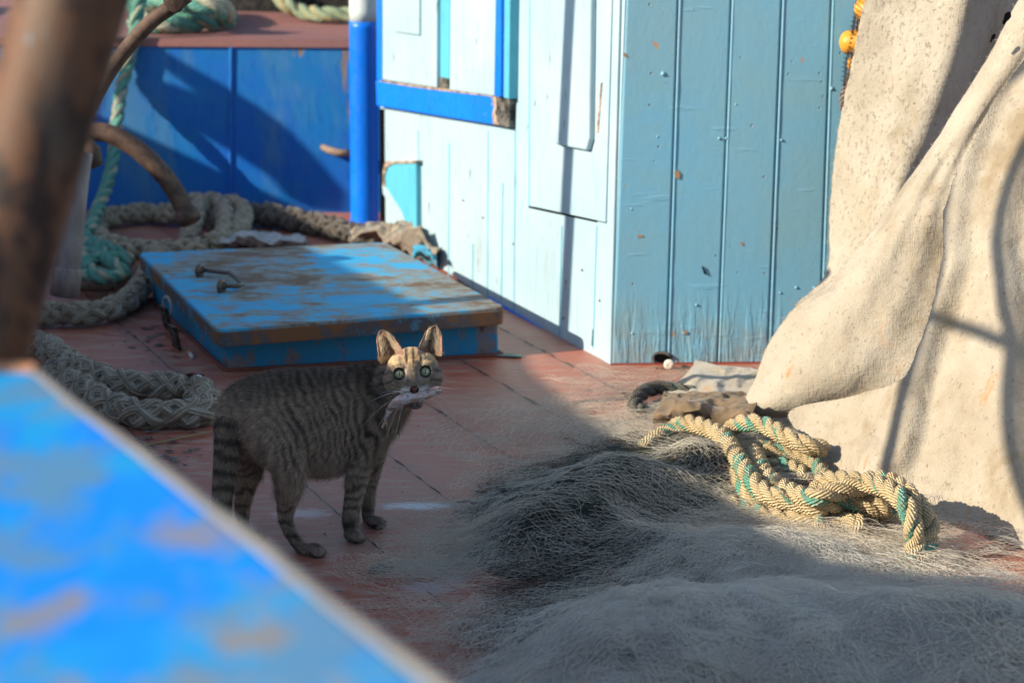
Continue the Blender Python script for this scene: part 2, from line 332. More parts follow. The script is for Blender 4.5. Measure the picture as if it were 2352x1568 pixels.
# the house leans a little: tilt the side normal so that its plane passes through the leaning corner
Ctop = AT(1436, 0, C0[1]+.0)
nS = nrm(np.cross(e, nrm(Ctop-C0))); nS = nS if nS[0] < 0 else -nS
SW = Plane(C0, nS)
FE = nrm(G(1740, 834)-C0); nF = nrm(np.cross(FE, nrm(Ctop-C0))); nF = nF if nF[1] < 0 else -nF; FW = Plane(C0, nF)
PALE = paint('pale_aqua_paint', (.42, .56, .615), (.35, .50, .57), (.20, .17, .14), .66, 10, (1, 1, .10), .45, .3, c3=(.25, .34, .38), thr3=.60, grain=110, dash=1.)
TEAL = paint('teal_paint', (.10, .46, .60), (.09, .40, .52), (.20, .15, .11), .68, 14, (1, 1, .2), .5, .3)
def plank_paint():
    m = M('sky_blue_plank_paint', .36, .55); v = m.coord(); vs = m.coord(scale=(1, 1, .3)); x, y, z = m.sep(v)
    n1 = m.noise(v, 2.5, 5, .6); n2 = m.noise(v, 60, 5, .65); n3 = m.noise(vs, 26, 5, .6); low = m.ramp(z, .0, .17, 1, 0)
    col = m.mix(m.ramp(n1, .35, .65), (.165, .41, .57), (.20, .39, .48))
    col = m.mix(m.ramp(m.noise(v, 7, 5, .7), .50, .66, 0, .5), col, (.20, .40, .46))
    pit = m.ramp(m.voro(m.coord(scale=(1, 1, .8)), 42, rnd=1), .05, .10, 1, 0); pm = m.math('MULTIPLY', pit, m.ramp(m.noise(v, 12, 3), .50, .56))
    col = m.mix(pm, col, (.14, .10, .07))
    blob = m.ramp(m.noise(m.coord(loc=(5, 2, 1)), 24, 4, .5), .715, .735); col = m.mix(blob, col, (.42, .27, .17))
    col = m.mix(m.math('MULTIPLY', low, m.ramp(m.noise(v, 16, 7, .75), .42, .62, .05, .7)), col, (.23, .27, .27))
    drip = m.ramp(m.noise(m.coord(scale=(1, 1, .12)), 70, 4, .6), .45, .6)
    h = m.math('ADD', m.math('MULTIPLY', pm, -1.2), m.math('ADD', m.math('MULTIPLY', n2, .35), m.math('MULTIPLY', n3, .35)))
    h = m.math('ADD', h, m.math('MULTIPLY', m.math('MULTIPLY', drip, low), 1.2))
    br_ = m.noise(m.coord(rot=(0, R(-24), 0), scale=(1.2, 1.2, 9)), 5, 3, .5); h = m.math('ADD', h, m.math('MULTIPLY', m.ramp(br_, .62, .70), .35))
    return m.out(col, m.bump(h, .55, .003), m.ramp(n2, .3, .8, .28, .5))
PLANK = plank_paint()
m = M('wood_dark_rot', .9, .2); n = m.noise(m.coord(), 45, 6, .8)
ROT = m.out(m.mix(m.ramp(n, .4, .6), (.02, .020, .020), (.17, .16, .14)), m.bump(n, .8, .006))
BAREW0 = M('bare_pale_wood', .85); n = BAREW0.noise(BAREW0.coord(), 60, 5); BAREW0 = BAREW0.out(BAREW0.mix(BAREW0.ramp(n, .4, .6), (.42, .32, .24), (.16, .12, .09)))
m = M('hole_dark', 1, 0); DARK = m.out((.006, .006, .007))
cab = thing('boat_cabin', C0, 'pale aqua and blue painted wooden boat cabin behind the cat', 'boat cabin')
far = (868, 520); farp = SW.hit(*far)
def SWP(name, poly, o0, o1, mat, par=cab, bw=.0015): return slab(name, SW, poly, o0, o1, mat, par, bw)
SWP('side_wall', [(1404, 842), (1159, 709), (876, 528), (870, -330), (1448, -330)], -.03, 0, PALE, bw=0)
# boards of the side wall (thin overlapping planks, each edge casts its own hairline)
side_boards = []
xb = [880, 957, 1030, 1100, 1152, 1217, 1262, 1318, 1362, 1398]
for k in range(len(xb)-1):
    pass
SILLM = paint('chipped_blue_paint', (.004, .20, .92), (.004, .16, .74), (.42, .30, .22), .605, 26, (1, 1, 1), .4)
sill = SWP('window_sill', [(862, 184), (1000, 203), (1136, 221), (1136, 288), (1010, 268), (864, 244)], .0, .020, SILLM, bw=.004)
SWP('rotten_end', [(1133, 221), (1150, 219), (1169, 226), (1168, 262), (1167, 294), (1150, 291), (1134, 288)], .0, .018, ROT, sill, bw=.003)
SWP('flaking_strip', [(1127, 222), (1137, 222), (1141, 240), (1137, 262), (1144, 288), (1131, 286), (1129, 262), (1134, 246)], .0, .022, BAREW0, sill, bw=.002)
SWP('bare_top_edge', [(872, 185), (1000, 202), (1132, 219), (1132, 223), (1060, 215), (1000, 208), (930, 198), (872, 188)], .0, .0215, BAREW0, sill, bw=.001)
SWP('window_shutter', [(878, -330), (878, 184), (1002, 202), (1004, -330)], .001, .020, PALE, bw=.003)
sh = SWP('shutter_panel', [(905, -330), (905, 74), (962, 82), (964, -330)], .019, .026, PALE, bw=.003)
SWP('window_post', [(1004, -330), (1003, 200), (1031, 205), (1036, -330)], .001, .010, TEAL, bw=.002)
SWP('window_shutter', [(1036, -330), (1032, 207), (1134, 221), (1144, -330)], .001, .024, PALE, bw=.003)
SWP('window_frame', [(864, -330), (864, 184), (877, 186), (877, -330)], .0, .022, HULLBLUE, bw=.003)
SWP('window_frame', [(1143, -330), (1134, 222), (1149, 224), (1153, -330)], .0, .030, HULLBLUE, bw=.003)
SWP('window_frame', [(1153, -330), (1149, 224), (1168, 228), (1175, -330)], .0, .022, TEAL, bw=.002)
SWP('gap_under_shutter', [(1003, 176), (1003, 202), (1031, 206), (1031, 181)], .009, .0115, ROT, bw=0)
SWP('corner_bracket', [(884, 374), (955, 372), (956, 548), (942, 552), (934, 520), (920, 486), (903, 458), (886, 432), (881, 405)], .0, .014, TEAL, bw=.002)
SWP('bracket_edge', [(877, 425), (886, 432), (903, 458), (920, 486), (934, 520), (942, 552), (929, 552), (921, 524), (907, 492), (891, 464), (879, 446)], .0, .017, PALE, bw=.002)
SWP('bracket_edge', [(884, 371), (956, 369), (956, 375), (900, 377), (888, 385), (882, 405), (884, 430), (878, 424), (879, 390)], .0, .017, BAREW0, bw=.001)
SWP('post_gap', [(871, 250), (880, 251), (882, 528), (873, 524)], .001, .004, DARK, bw=0)
door = SWP('door', [(1219, -330), (1216, 473), (1368, 506), (1390, 511), (1414, -330)], .001, .010, PALE, bw=.0015)
SWP('door_panel', [(1266, -330), (1262, 300), (1266, 326), (1278, 333), (1345, 346), (1352, 320), (1360, -330)], .0095, .0235, PALE, door, bw=.004)
SWP('gap', [(1216, -100), (1219, -100), (1217, 474), (1214, 474)], .0005, .0025, TEAL, door, bw=0)
SWP('gap', [(1213, 473), (1216, 474), (1369, 506), (1369, 510), (1214, 477)], .0008, .003, DARK, door, bw=0)
SWP('hinge', [(1379, 190), (1383, 190), (1374, 305), (1369, 305)], .0095, .0115, BAREW0, door, bw=.001)
SWP('corner_board', [(1386, 830), (1401, 838), (1431, -330), (1410, -330)], .0005, .006, PALE, bw=.002)
SWP('board_split', [(1360.5, 756), (1362, 756), (1361, 795), (1358.5, 793)], .0, .0012, DARK, bw=0)
SWP('skirting', [(1318, 803), (1159, 711), (1120, 686), (1120, 681), (1159, 704), (1318, 798)], .0, .004, HULLBLUE, bw=.001)
for (x0, x1, y0, y1) in ((1032, 1030, 330, 640), (1121, 1119, 300, 700), (1155, 1151, 420, 690), (1290, 1284, 520, 775), (1370, 1362, 520, 800), (1186, 1180, 0, 722), (960, 962, 300, 372), (1086, 1084, 560, 668)):
    SWP('board_joint', [(x0-.9, y0), (x0+.9, y0), (x1+.9, y1), (x1-.9, y1)], -.0005, .0008, TEAL, bw=0)
# nails in the side wall
for px, py in ((1238, 452), (1252, 450), (1305, 260), (1400, 700), (1378, 690), (1338, 620), (1230, 470), (1110, 500), (1065, 460), (1180, 560), (1295, 730)):
    c = SW.pt(px, py, .001); mk('nail_head', *tube([c, c+SW.n*.002], [.003, .002], 8), RUST0, cab)
# front wall: tongue-and-groove planks with a bead at each joint
top_x = [1437, 1559, 1681, 1797, 1911, 2020, 2130, 2240, 2350, 2460]; bot_x = [1404, 1532, 1649, 1764, 1882, 1992, 2100, 2210, 2320, 2430]
for k in range(len(top_x)-1):
    a0, a1, b0, b1 = top_x[k], top_x[k+1], bot_x[k], bot_x[k+1]; ex = lambda t_, b_: t_+(t_-b_)*.55
    yb = lambda x: 838-(x-1404)*.012
    g = 1.2
    pl = SWPL = slab('plank', FW, [(b0+g, yb(b0)), (b1-g, yb(b1)), (ex(a1, b1)-g, -460), (ex(a0, b0)+g, -460)], -.018, .0 if k % 2 else .0012, PLANK, cab, .0042)
    if k: 
        P = np.array([FW.pt(b0+g+2.6, yb(b0)-2, -.0010), FW.pt(ex(a0, b0)+g+2.6, -460, -.0010)])
        mk('bead', *tube(np.linspace(P[0], P[1], 160)+FW.n*.0006*fbm(np.linspace(P[0], P[1], 160)*22)[:, None], .0030, 10), PLANK, cab)
slab('backing_board', FW, [(1406, 836), (2500, 822), (2560, -460), (1452, -460)], -.05, -.012, DARK, cab, 0)
# paint blisters, nail heads and splinters on the planks
for px, py, rr in ((1523, 170, 8), (1556, 402, 0), (1470, 543, 0), (1652, 318, 5), (1668, 318, 4), (1510, 314, 4), (1795, 322, 5), (1910, 204, 7), (1829, 660, 5), (1792, 672, 4), (1618, 628, 0), (1572, 765, 5), (1452, 765, 5), (1870, 660, 5), (1700, 560, 0), (1600, 700, 5), (1690, 240, 4), (1450, 480, 4)):
    if rr:
        c = FW.pt(px, py, 0); s = rr/F*2.9; mk('paint_blister', *tube([c-FW.n*.002, c+FW.n*s*.5, c+FW.n*s*.95], [s*1.05, s*.9, s*.3], 14), PLANK, cab)
BAREW = M('bare_wood_chip', .8).out((.34, .20, .11))
for pts in ([(1548, 396), (1556, 391), (1563, 400), (1560, 412), (1552, 409)], [(1463, 541), (1477, 540), (1478, 545), (1465, 546)], [(1700, 555), (1707, 558), (1708, 566), (1702, 563)], [(1431, 120), (1438, 124), (1442, 134), (1434, 131)], [(1570, 758), (1580, 762), (1577, 769), (1569, 766)]):
    slab('bare_chip', FW, pts, .0, .0022, BAREW, cab, 0)
slab('splinter', FW, [(1612, 612), (1614, 612), (1622, 629), (1618, 630)], .0, .004, DARK, cab, 0)
# drain hole with a splintered rim at the foot of the wall
ho = [(1507, 829), (1504, 822), (1509, 815), (1518, 813), (1530, 815), (1541, 822), (1538, 832), (1524, 836)]
slab('drain_hole', FW, ho, .0, .0035, DARK, cab, 0)
c = [FW.pt(x, y, .002) for x, y in [(1503, 830), (1501, 820), (1508, 811), (1518, 809), (1531, 811), (1543, 819)]]
mk('hole_rim', *tube(catmull(c, 24), .0032, 8), ROT, cab)
slab('foot_rail', FW, [(1404, 842), (1404, 835), (2400, 824), (2400, 831)], .0, .004, paint('red_edge_paint', (.33, .07, .04), (.28, .06, .04), (.05, .04, .03), .6, 20), cab, 0)
# =============== hatch ===============
HT = [(318, 580), (885, 556), (1162, 705), (500, 757)]   # top outline, far-left round to near-left
zt2 = .105; TQ = np.array([G(x, y, zt2) for x, y in HT]); cen = TQ.mean(0)
hat = thing('deck_hatch', (*cen[:2], 0), 'low blue steel deck hatch with rusty rim and lid handle', 'hatch')
def hpaint(name, base, dens, rust, streak=(1, 5, 1), base2=None):
    m = M(name, .48, .45); v = m.coord(); va = m.coord(scale=streak, rot=(0, 0, R(-8)))
    n1 = m.noise(va, 13, 9, .74, .3); n2 = m.noise(v, 3.0, 4, .6); n3 = m.noise(va, 36, 6, .8)
    f = m.math('ADD', m.math('ADD', m.math('MULTIPLY', n1, .55), m.math('MULTIPLY', n2, .45)), m.math('MULTIPLY', n3, .28))
    b = m.mix(m.ramp(m.noise(v, 6, 5), .4, .6), base, base2 or (base[0]*1.8, base[1]*1.12, base[2]*.95))
    f1 = m.ramp(f, dens, dens+.035); f2 = m.ramp(f, dens+.05, dens+.12)
    col = m.mix(m.math('MULTIPLY', f1, .8), b, rust[0]); col = m.mix(f2, col, rust[1])
    return m.out(col, m.bump(m.math('ADD', m.math('MULTIPLY', f1, -.7), m.math('MULTIPLY', n3, .5)), .4, .003), m.ramp(f, .4, .6, .38, .75))
LIDM = hpaint('hatch_lid_paint', (.03, .33, .60), .612, ((.24, .20, .14), (.13, .08, .045)), (1, 2.2, 1))
RIMM = hpaint('hatch_rim_rust', (.05, .20, .32), .55, ((.085, .048, .03), (.19, .088, .034)), (1, 1, 1))
COAM = hpaint('hatch_coaming_paint', (.015, .22, .42), .645, ((.22, .15, .12), (.05, .035, .03)), (1, 1, .5), (.02, .20, .36))
def shrink(Q, d):
    Q = np.array(Q); out = []
    for i in range(4):
        a = nrm(Q[(i+1) % 4]-Q[i]); b = nrm(Q[(i-1) % 4]-Q[i]); out.append(Q[i]+(a+b)*d)
    return np.array(out)
def rq(Q, rad, z):           # rounded quad outline
    out = []
    for i in range(4):
        p = Q[i]; a = nrm(Q[(i-1) % 4]-p); b = nrm(Q[(i+1) % 4]-p)
        for t in np.linspace(0, 1, 7): out.append((1-t)**2*(p+a*rad)+2*t*(1-t)*p+t*t*(p+b*rad))
    out = np.array(out); out[:, 2] = z; return out
lid = fixn(mk('lid', *prism(rq(TQ, .022, zt2-.012), rq(TQ, .022, zt2)), LIDM, hat, False)); bevel(lid, .0025, 2)
rim = fixn(mk('rim', *prism(rq(TQ, .022, zt2-.036), rq(shrink(TQ, -.0012), .022, zt2-.006)), RIMM, hat, False)); bevel(rim, .002)
CQ = shrink(TQ, .022); CQ[2] = G(1146, 815)*[1, 1, 0]+[0, 0, zt2]; CQ[3] = G(523, 851)*[1, 1, 0]+[0, 0, zt2]
fixn(mk('coaming', *prism(rq(CQ, .008, -.003), rq(CQ, .008, zt2-.035)), COAM, hat, False))
sk = rq(shrink(CQ, -.006), .01, .0); mk('caulk_bead', *tube(np.vstack([sk, sk[:1]])+[0, 0, .002], .0045, 8, False), M('red_caulk', .7).out((.16, .045, .03)), hat)
# handle: two eye bolts and a bent bar
h0 = [G(460, 626, zt2), G(512, 660, zt2)]
m = M('worn_steel', .42, .5); n = m.noise(m.coord(), 50, 5, .7)
STEEL = m.out(m.mix(m.ramp(n, .4, .62), (.075, .065, .06), (.13, .085, .05)), m.bump(n, .4, .002), Metallic=.35)
hd = None
path = [G(462, 619, zt2+.012), G(500, 624, zt2+.012), G(528, 627, zt2+.012), G(540, 636, zt2+.012), G(556, 652, zt2+.012), G(545, 657, zt2+.012), G(513, 656, zt2+.012)]
bar = np.vstack([catmull(path[:3], 14), catmull(path[2:5], 14)[1:], catmull(path[4:], 12)[1:]])
handle = mk('handle', *tube(bar, .0048, 12), STEEL, lid)
for (px, py) in ((459, 622), (509, 658)):
    c = G(px, py, zt2+.012); ax = nrm(G(px+40, py+4, zt2)-G(px, py, zt2)); u = np.array([0, 0, 1.]); s = np.cross(ax, u)
    th = np.linspace(0, 2*np.pi, 28); ring = c+np.outer(np.cos(th), s)*.010+np.outer(np.sin(th), u)*.010
    mk('eye_bolt', *merge([tube(ring, .0055, 10, False), tube([c-(0, 0, .014), c-(0, 0, .008)], [.011, .007], 16), tube([c-ax*.006, c+ax*.006], .005, 10)]), STEEL, lid)
# hinge hook on the left side of the hatch
c = G(385, 705, .05); th = np.linspace(-.6, 4.2, 26)
mk('hook', *tube(c+np.outer(np.cos(th), (.012, -.02, 0))+np.outer(np.sin(th), (0, 0, .022)), .003, 8), M('old_wire', .5).out((.4, .38, .36)), hat)
for px, py in ((372, 700), (392, 742)):
    a = G(px, py, .075); b = G(px+12, py+52, .0); mk('hinge_strap', *prism(np.array([a, a+(.018, -.035, 0), b+(.018, -.035, 0), b]), np.array([a, a+(.018, -.035, 0), b+(.018, -.035, 0), b])+(-.006, -.003, 0)), ROT, hat, False)
# =============== foreground gunwale and post ===============
gz1 = .75
GA = [G(-420, 846, gz1), G(84, 850, gz1), G(1006, 1574, gz1), G(1500, 1945, gz1), G(-420, 1945, gz1)]
m = M('gunwale_paint', .62, .15); v = m.coord(); v2 = m.coord(scale=(1.2, .75, 1), rot=(0, 0, R(10)))
f1 = m.noise(v2, 9, 5, .6, .3); f2 = m.noise(m.coord(scale=(1.2, .7, 1), loc=(2, 7, 0)), 17, 6, .65)
col = m.mix(m.ramp(f1, .42, .58), (.003, .23, .78), (.012, .30, .66)); col = m.mix(m.ramp(f2, .455, .57, 0, .85), col, (.10, .23, .37))
col = m.mix(m.ramp(m.noise(m.coord(scale=(1.2, .7, 1), loc=(1, 4, 0)), 17, 6, .6), .545, .65, 0, .75), col, (.27, .22, .17))
GUN = m.out(col, m.bump(f2, .3, .004))
WORN = paint('worn_wood_edge', (.38, .35, .30), (.32, .30, .28), (.08, .26, .46), .58, 22, (1, 1, 1), .7)
gw = thing('gunwale', (*GA[1][:2], .3), 'wide blue painted plank with worn pale edge, blurred in the near corner', 'gunwale')
A_ = np.array(GA); lo = A_.copy(); lo[:, 2] = gz1-.045
bevel(fixn(mk('top_plank', *prism(lo, A_), GUN, gw, False)), .006, 3)
ins = A_.copy(); mkp = []
eA, eB = A_[1]+(0, 0, -.004), A_[3]+(0, 0, -.004); side = nrm(np.cross(eB-eA, (0, 0, 1.)))
EP = np.linspace(eA, eB, 120); EP = EP+side*(.001+.003*fbm(EP*16)[:, None])
mk('worn_edge', *tube(EP-(0, 0, .003), .0072, 10), WORN, gw)
EP = np.linspace(A_[0], A_[1], 60)+(0, .002, -.003); mk('worn_edge', *tube(EP, .007, 10), paint('rust_stained_edge', (.55, .25, .12), (.45, .22, .12), (.3, .2, .15), .6, 20), gw)
lo2 = A_.copy(); cc = A_.mean(0)*[1, 1, 0]; lo2 = (lo2-cc)*[.93, .93, 1]+cc; lo2[:, 2] = gz1-.045; lo3 = lo2.copy(); lo3[:, 2] = -.9
fixn(mk('side_planking', *prism(lo3, lo2), HULLBLUE, gw, False))
a = AT(176, -40, 1.16); b = AT(-66, 850, 1.12); d = nrm(b-a)
m = M('rusty_post_metal', .62, .35); v = m.coord(scale=(1, 1, .45)); n1 = m.noise(v, 30, 7, .7, .4); n2 = m.noise(v, 12, 4, .6)
col = m.mix(m.ramp(n1, .42, .56), (.022, .012, .009), (.125, .055, .026)); col = m.mix(m.ramp(n2, .5, .66, 0, .7), col, (.13, .09, .06)); col = m.mix(m.ramp(m.noise(v, 30, 3), .66, .72), col, (.10, .25, .33))
POSTM = m.out(col, m.bump(n1, .4, .004))
PP = np.linspace(a-d*.5, b+d*.10, 40); tt_ = np.linspace(0, 1, 40)
tag(mk('davit_post', *tube(PP, np.interp(tt_, [0, .4, 1], [.034, .0335, .029]), 48), POSTM), 'thick leaning rusty steel post at the left edge, close and blurred', 'post')
# =============== added shade casters left of the frame, and the pole read from its shadow ===============
Lh = 2.1; gdir = nrm(np.array([.39, -.97])); P1 = np.array([.062, 3.79])-AZ*Lh
nO = np.array([gdir[1], -gdir[0]]); nO = nO if nO.dot(AZ) > 0 else -nO
gd3 = np.array([*gdir, 0]); OP = Plane(np.array([*P1, 0]), np.array([*nO, 0]))
def back(P):                 # where the sun's ray through P crosses the shade sheet: (along, height)
    t = (OP.o-P).dot(OP.n)/LD.dot(OP.n); Q = P+LD*t; return (Q-OP.o).dot(gd3), Q[2]
GREY = paint('shade_caster_grey', (.42, .44, .46), (.36, .38, .40), (.2, .12, .08), .66, 8, (1, 1, .3))  # grey for the shade casters and the pole left of the frame
D3 = lambda cx, cy: (cx*.3662, cy*.3662)
edge = [back(BK.hit(*D3(x, y))) for x, y in ((2180, 1240), (1950, 1330), (1450, 1105), (1100, 940), (780, 790), (560, 700))]
hcut = .012
h0_ = back(G(1249, 848))[1]; prof = [(3.6, back(G(1700, 1330))[1])]
pts = [G(1720, 1385), G(1332, 918), G(1249, 848)]
pr = [back(p) for p in pts]+[back(G(982, 692, zt2)), back(G(722, 560, zt2))]
rp_ = back(G(2125, 1345, .01)); rq_ = back(G(1790, 1265, .05)); print('RP', rp_, rq_)
outl = [(4.0, .5), (2.6, .6), (2.35, rp_[1]+.16), (rp_[0]+.30, rp_[1]+.15), (rp_[0]+.06, rp_[1]+.06), (rp_[0], rp_[1]-.015), (.84, .995), (.76, .992), (.60, .985)]+[(a_, b_-hcut) for a_, b_ in pr[1:]]+[(edge[1][0], edge[1][1])]+edge[2:]+[(edge[-1][0]-1.0, edge[-1][1]+.2), (edge[-1][0]-1.0, -1.2), (4.0, -1.2)]
def occl(name, ol, th, mat):
    A = np.array([OP.o+gd3*s+np.array([0, 0, h]) for s, h in ol]); return fixn(mk(name, *prism(A, A+OP.n*th), mat, None, False))
tag(occl('shade_sheet', outl, -.04, GREY), 'grey sheet added beyond the left edge, cut to shade the deck', 'shade caster')  # unseen sheet, its outline cut from the wanted shade edge
leaf = [D3(x, y) for x, y in ((905, 245), (1150, 390), (1450, 560), (1640, 680), (1800, 800), (1980, 980), (2180, 1215), (2170, 1320), (1980, 1300), (1800, 1220), (1690, 1085), (1450, 930), (1200, 790), (1010, 680), (900, 580), (862, 512), (950, 502), (1060, 520), (1285, 600), (1060, 432), (830, 308), (600, 170), (640, 80))]
tag(occl('shade_cutout', [back(BK.hit(*p)) for p in leaf], -.02, RUST0), 'cut-out added beyond the left edge to shade the bulkhead', 'anchor')  # unseen cut-out shaped from the leaf-like shade on the bulkhead
# upright pole whose shade runs up the cabin side; ropes and a rod added to shade the canvas
b0 = G(1258, 768); q = b0-np.array([AZ[0], AZ[1], 0])*1.5
tq = SW.hit(1306, 0); qt = tq-LD*1.5/math.cos(EL)
ax = nrm(qt-(q+(0, 0, 1.5*math.tan(EL)))) if False else nrm((SW.hit(1302, 60)-SW.hit(1268, 730)))
PB = q; tag(mk('mast_pole', *tube(np.array([PB+ax*0, PB+ax*2.6]), .0225, 24), GREY), 'upright round pole beyond the left edge', 'pole')

def shade_line(name, pts, dist, rad, label, dz=-.02):
    P = np.array([AT(x, y, pb_(x, y)+dz) for x, y in pts])-LD*dist; C = catmull(P, 60); tag(mk(name, *tube(C, rad, 12), GREY), label, 'rigging')  # unseen tube traced back from a shade band wanted on the canvas
pb_ = lambda x, y: 3.05+(2352-x)*.0005+(700-y)*.00045
shade_line('shade_rope', [(2420, 60), (2352, 140), (2290, 195), (2232, 290), (2195, 400), (2178, 500), (2175, 600), (2150, 700), (2122, 800), (2100, 900), (2072, 1000), (2040, 1100), (1990, 1190)], 2.2, .0145, 'unseen rope added beyond the left edge to shade the canvas')
shade_line('shade_rope', [(2420, 250), (2352, 370), (2316, 470), (2308, 560), (2322, 700), (2336, 800), (2326, 900), (2322, 1000), (2345, 1120), (2380, 1230)], 2.3, .013, 'second unseen rope added beyond the left edge to shade the canvas')
shade_line('shade_rod', [(2125, 722), (2220, 752), (2320, 792), (2420, 835)], 2.25, .011, 'short unseen rod added beyond the left edge to shade the canvas')  # unseen rod added for the cross band of shade
# =============== canvas ===============
def grid_eval(rows, nu, nv):
    rows = [catmull(r, nu) for r in rows]; A = np.array(rows)      # rows x nu x 3
    return np.stack([catmull(A[:, k], nv) for k in range(nu)], 1)  # nv x nu x 3 (px,py,Y)
def pix3(A):
    x, y, Y = A[..., 0], A[..., 1], A[..., 2]; cx = (x-1176)/F; cy = (784-y)/F
    dy = math.cos(PIT)+cy*math.sin(PIT); dz = -math.sin(PIT)+cy*math.cos(PIT); t = Y/dy
    return np.stack([cx*t, Y, CH+dz*t], -1)
def cloth(rows, nu, nv, th=.0035, dis=.0, name=None, mat=None, par=None, wob=.006, zmin=.004, post=None):
    A = grid_eval(rows, nu, nv)
    if post is not None: A = post(A)
    P = pix3(A); P[..., 2] = np.maximum(P[..., 2], zmin)
    gu = np.gradient(P, axis=1); gv = np.gradient(P, axis=0); N = nrm(np.cross(gu, gv))
    if (N*(CAM-P)).sum() < 0: N = -N
    nz = fbm(P*[9, 9, 6], 4)*wob+fbm(P*48, 3)*wob*.12; edge = np.ones(P.shape[:2])
    P = P+N*nz[..., None]; P[..., 2] = np.maximum(P[..., 2], zmin)
    # frayed rim
    for k, sl in ((0, 0), (1, -1)):
        P[:, sl] += (fbm(P[:, sl]*60, 2)*.003)[:, None]*nrm(gu[:, sl]); P[sl, :] += (fbm(P[sl, :]*60, 2)*.003)[:, None]*nrm(gv[sl, :])
    n_, m_ = P.shape[:2]; V = np.concatenate([P.reshape(-1, 3), (P-N*th).reshape(-1, 3)]); o = n_*m_
    i, j = np.meshgrid(np.arange(n_-1), np.arange(m_-1), indexing='ij')
    q = np.stack([i*m_+j, i*m_+j+1, (i+1)*m_+j+1, (i+1)*m_+j], -1).reshape(-1, 4); Q = [q, q[:, ::-1]+o]
    for idx in (np.arange(m_), (n_-1)*m_+np.arange(m_), np.arange(n_)*m_, np.arange(n_)*m_+m_-1):
        Q.append(np.stack([idx[:-1], idx[1:], idx[1:]+o, idx[:-1]+o], 1))
    uu, vv = np.meshgrid(np.linspace(0, 1, m_), np.linspace(0, 1, n_))
    w_ = np.linalg.norm(gu, axis=2).sum(1).mean(); h_ = np.linalg.norm(gv, axis=2).sum(0).mean(); uv = np.stack([uu*w_, vv*h_], -1).reshape(-1, 2)
    ob = mk(name, V, np.vstack(Q), mat, par, uv=np.vstack([uv, uv])); fixn(ob); return ob, P, N
def canvas_mat(name, c1, c2, speck=.5, dirt=None, scale=1., holes=0):
    m = M(name, .95, .1); v = m.coord(); uvc = m.coord(kind='UV'); x, y, z = m.sep(v)
    n1 = m.noise(v, 6, 6, .65); n2 = m.noise(v, 45, 5, .7)
    col = m.mix(m.ramp(n1, .35, .65), c1, c2)
    col = m.mix(m.ramp(m.noise(m.coord(loc=(3, 2, 5), scale=(1, 1, .6)), 4.5, 6, .7), .50, .70, 0, .75), col, (c1[0]*.62, c1[1]*.52, c1[2]*.36))
    col = m.mix(m.ramp(m.noise(m.coord(loc=(7, 2, 1)), 11, 7, .75), .55, .68, 0, .6), col, (.26, .22, .18))
    sp = m.ramp(m.noise(m.coord(scale=(1, 1, .55)), 170*scale, 4, .6), .67-.07*speck, .72-.07*speck); col = m.mix(m.math('MULTIPLY', sp, .6), col, (.22, .17, .12))
    rs = m.math('MULTIPLY', m.ramp(m.noise(m.coord(scale=(1, 1, .17)), 24, 6, .65), .60, .72, 0, .85), m.ramp(z, .05, .35, .95, .2)); col = m.mix(rs, col, (.46, .19, .035))
    w1 = m.noise(m.coord(scale=(1, 1, .12), rot=(0, R(20), 0)), 420, 2, .5); w2 = m.noise(m.coord(scale=(.12, .12, 1), rot=(0, R(20), 0)), 420, 2, .5)
    cr_ = m.noise(v, 16, 4, .6, 1.2); h = m.math('ADD', m.math('MULTIPLY', m.math('ADD', w1, w2), .5), m.math('ADD', m.math('MULTIPLY', n2, 1.2), m.math('MULTIPLY', sp, -.8))); h = m.math('ADD', h, m.math('MULTIPLY', cr_, .9))
    return m.out(col, m.bump(h, .6, .004), Sheen_Weight=.3)
CANV = canvas_mat('canvas_cloth', (.35, .30, .225), (.42, .375, .295))
CANV2 = canvas_mat('canvas_speckled', (.36, .315, .24), (.42, .38, .305), 1.1)
BROWN = canvas_mat('brown_felt', (.20, .14, .085), (.15, .105, .06), .6)
def pb(x, y): return 3.05+(2352-x)*.0005+(700-y)*.00045
cv = thing('canvas_tarp', (.7, 3.1, 0), 'big cream canvas sheet hanging in heavy folds at the right, stained with rust', 'tarp')
rows = [[(2000, -80, 3.73), (2080, -80, 3.70), (2160, -70, 3.67), (2240, -60, 3.64), (2300, -60, 3.74), (2400, -50, 3.85)],
        [(1962, 120, 3.72), (2040, 120, 3.69), (2120, 125, 3.65), (2200, 130, 3.63), (2255, 140, 3.74), (2350, 160, 3.84)],
        [(1925, 300, 3.71), (1990, 300, 3.67), (2060, 310, 3.63), (2130, 320, 3.62), (2180, 330, 3.72), (2280, 340, 3.80)],
        [(1908, 480, 3.70), (1950, 490, 3.66), (2000, 500, 3.60), (2050, 510, 3.56), (2110, 520, 3.66), (2200, 520, 3.74)],
        [(1897, 620, 3.66), (1925, 640, 3.60), (1960, 650, 3.54), (2000, 660, 3.52), (2060, 670, 3.58), (2140, 670, 3.66)],
        [(1826, 700, 3.58), (1870, 730, 3.53), (1920, 750, 3.50), (1980, 760, 3.48), (2040, 770, 3.52), (2120, 770, 3.58)]]
o1, P1_, N1_ = cloth(rows, 90, 150, name='back_fold', mat=CANV2, par=cv)
e1 = [(2440, -150), (2345, 0), (2262, 140), (2172, 280), (2095, 400), (2035, 480), (1960, 580), (1895, 650), (1822, 705), (1765, 785), (1738, 850), (1712, 910), (1694, 955)]
e2 = [(2540, -120), (2440, 20), (2362, 150), (2270, 290), (2212, 400), (2185, 500), (2180, 600), (2150, 720), (2120, 810), (2060, 890), (1980, 930), (1900, 948), (1800, 958)]
rows = []
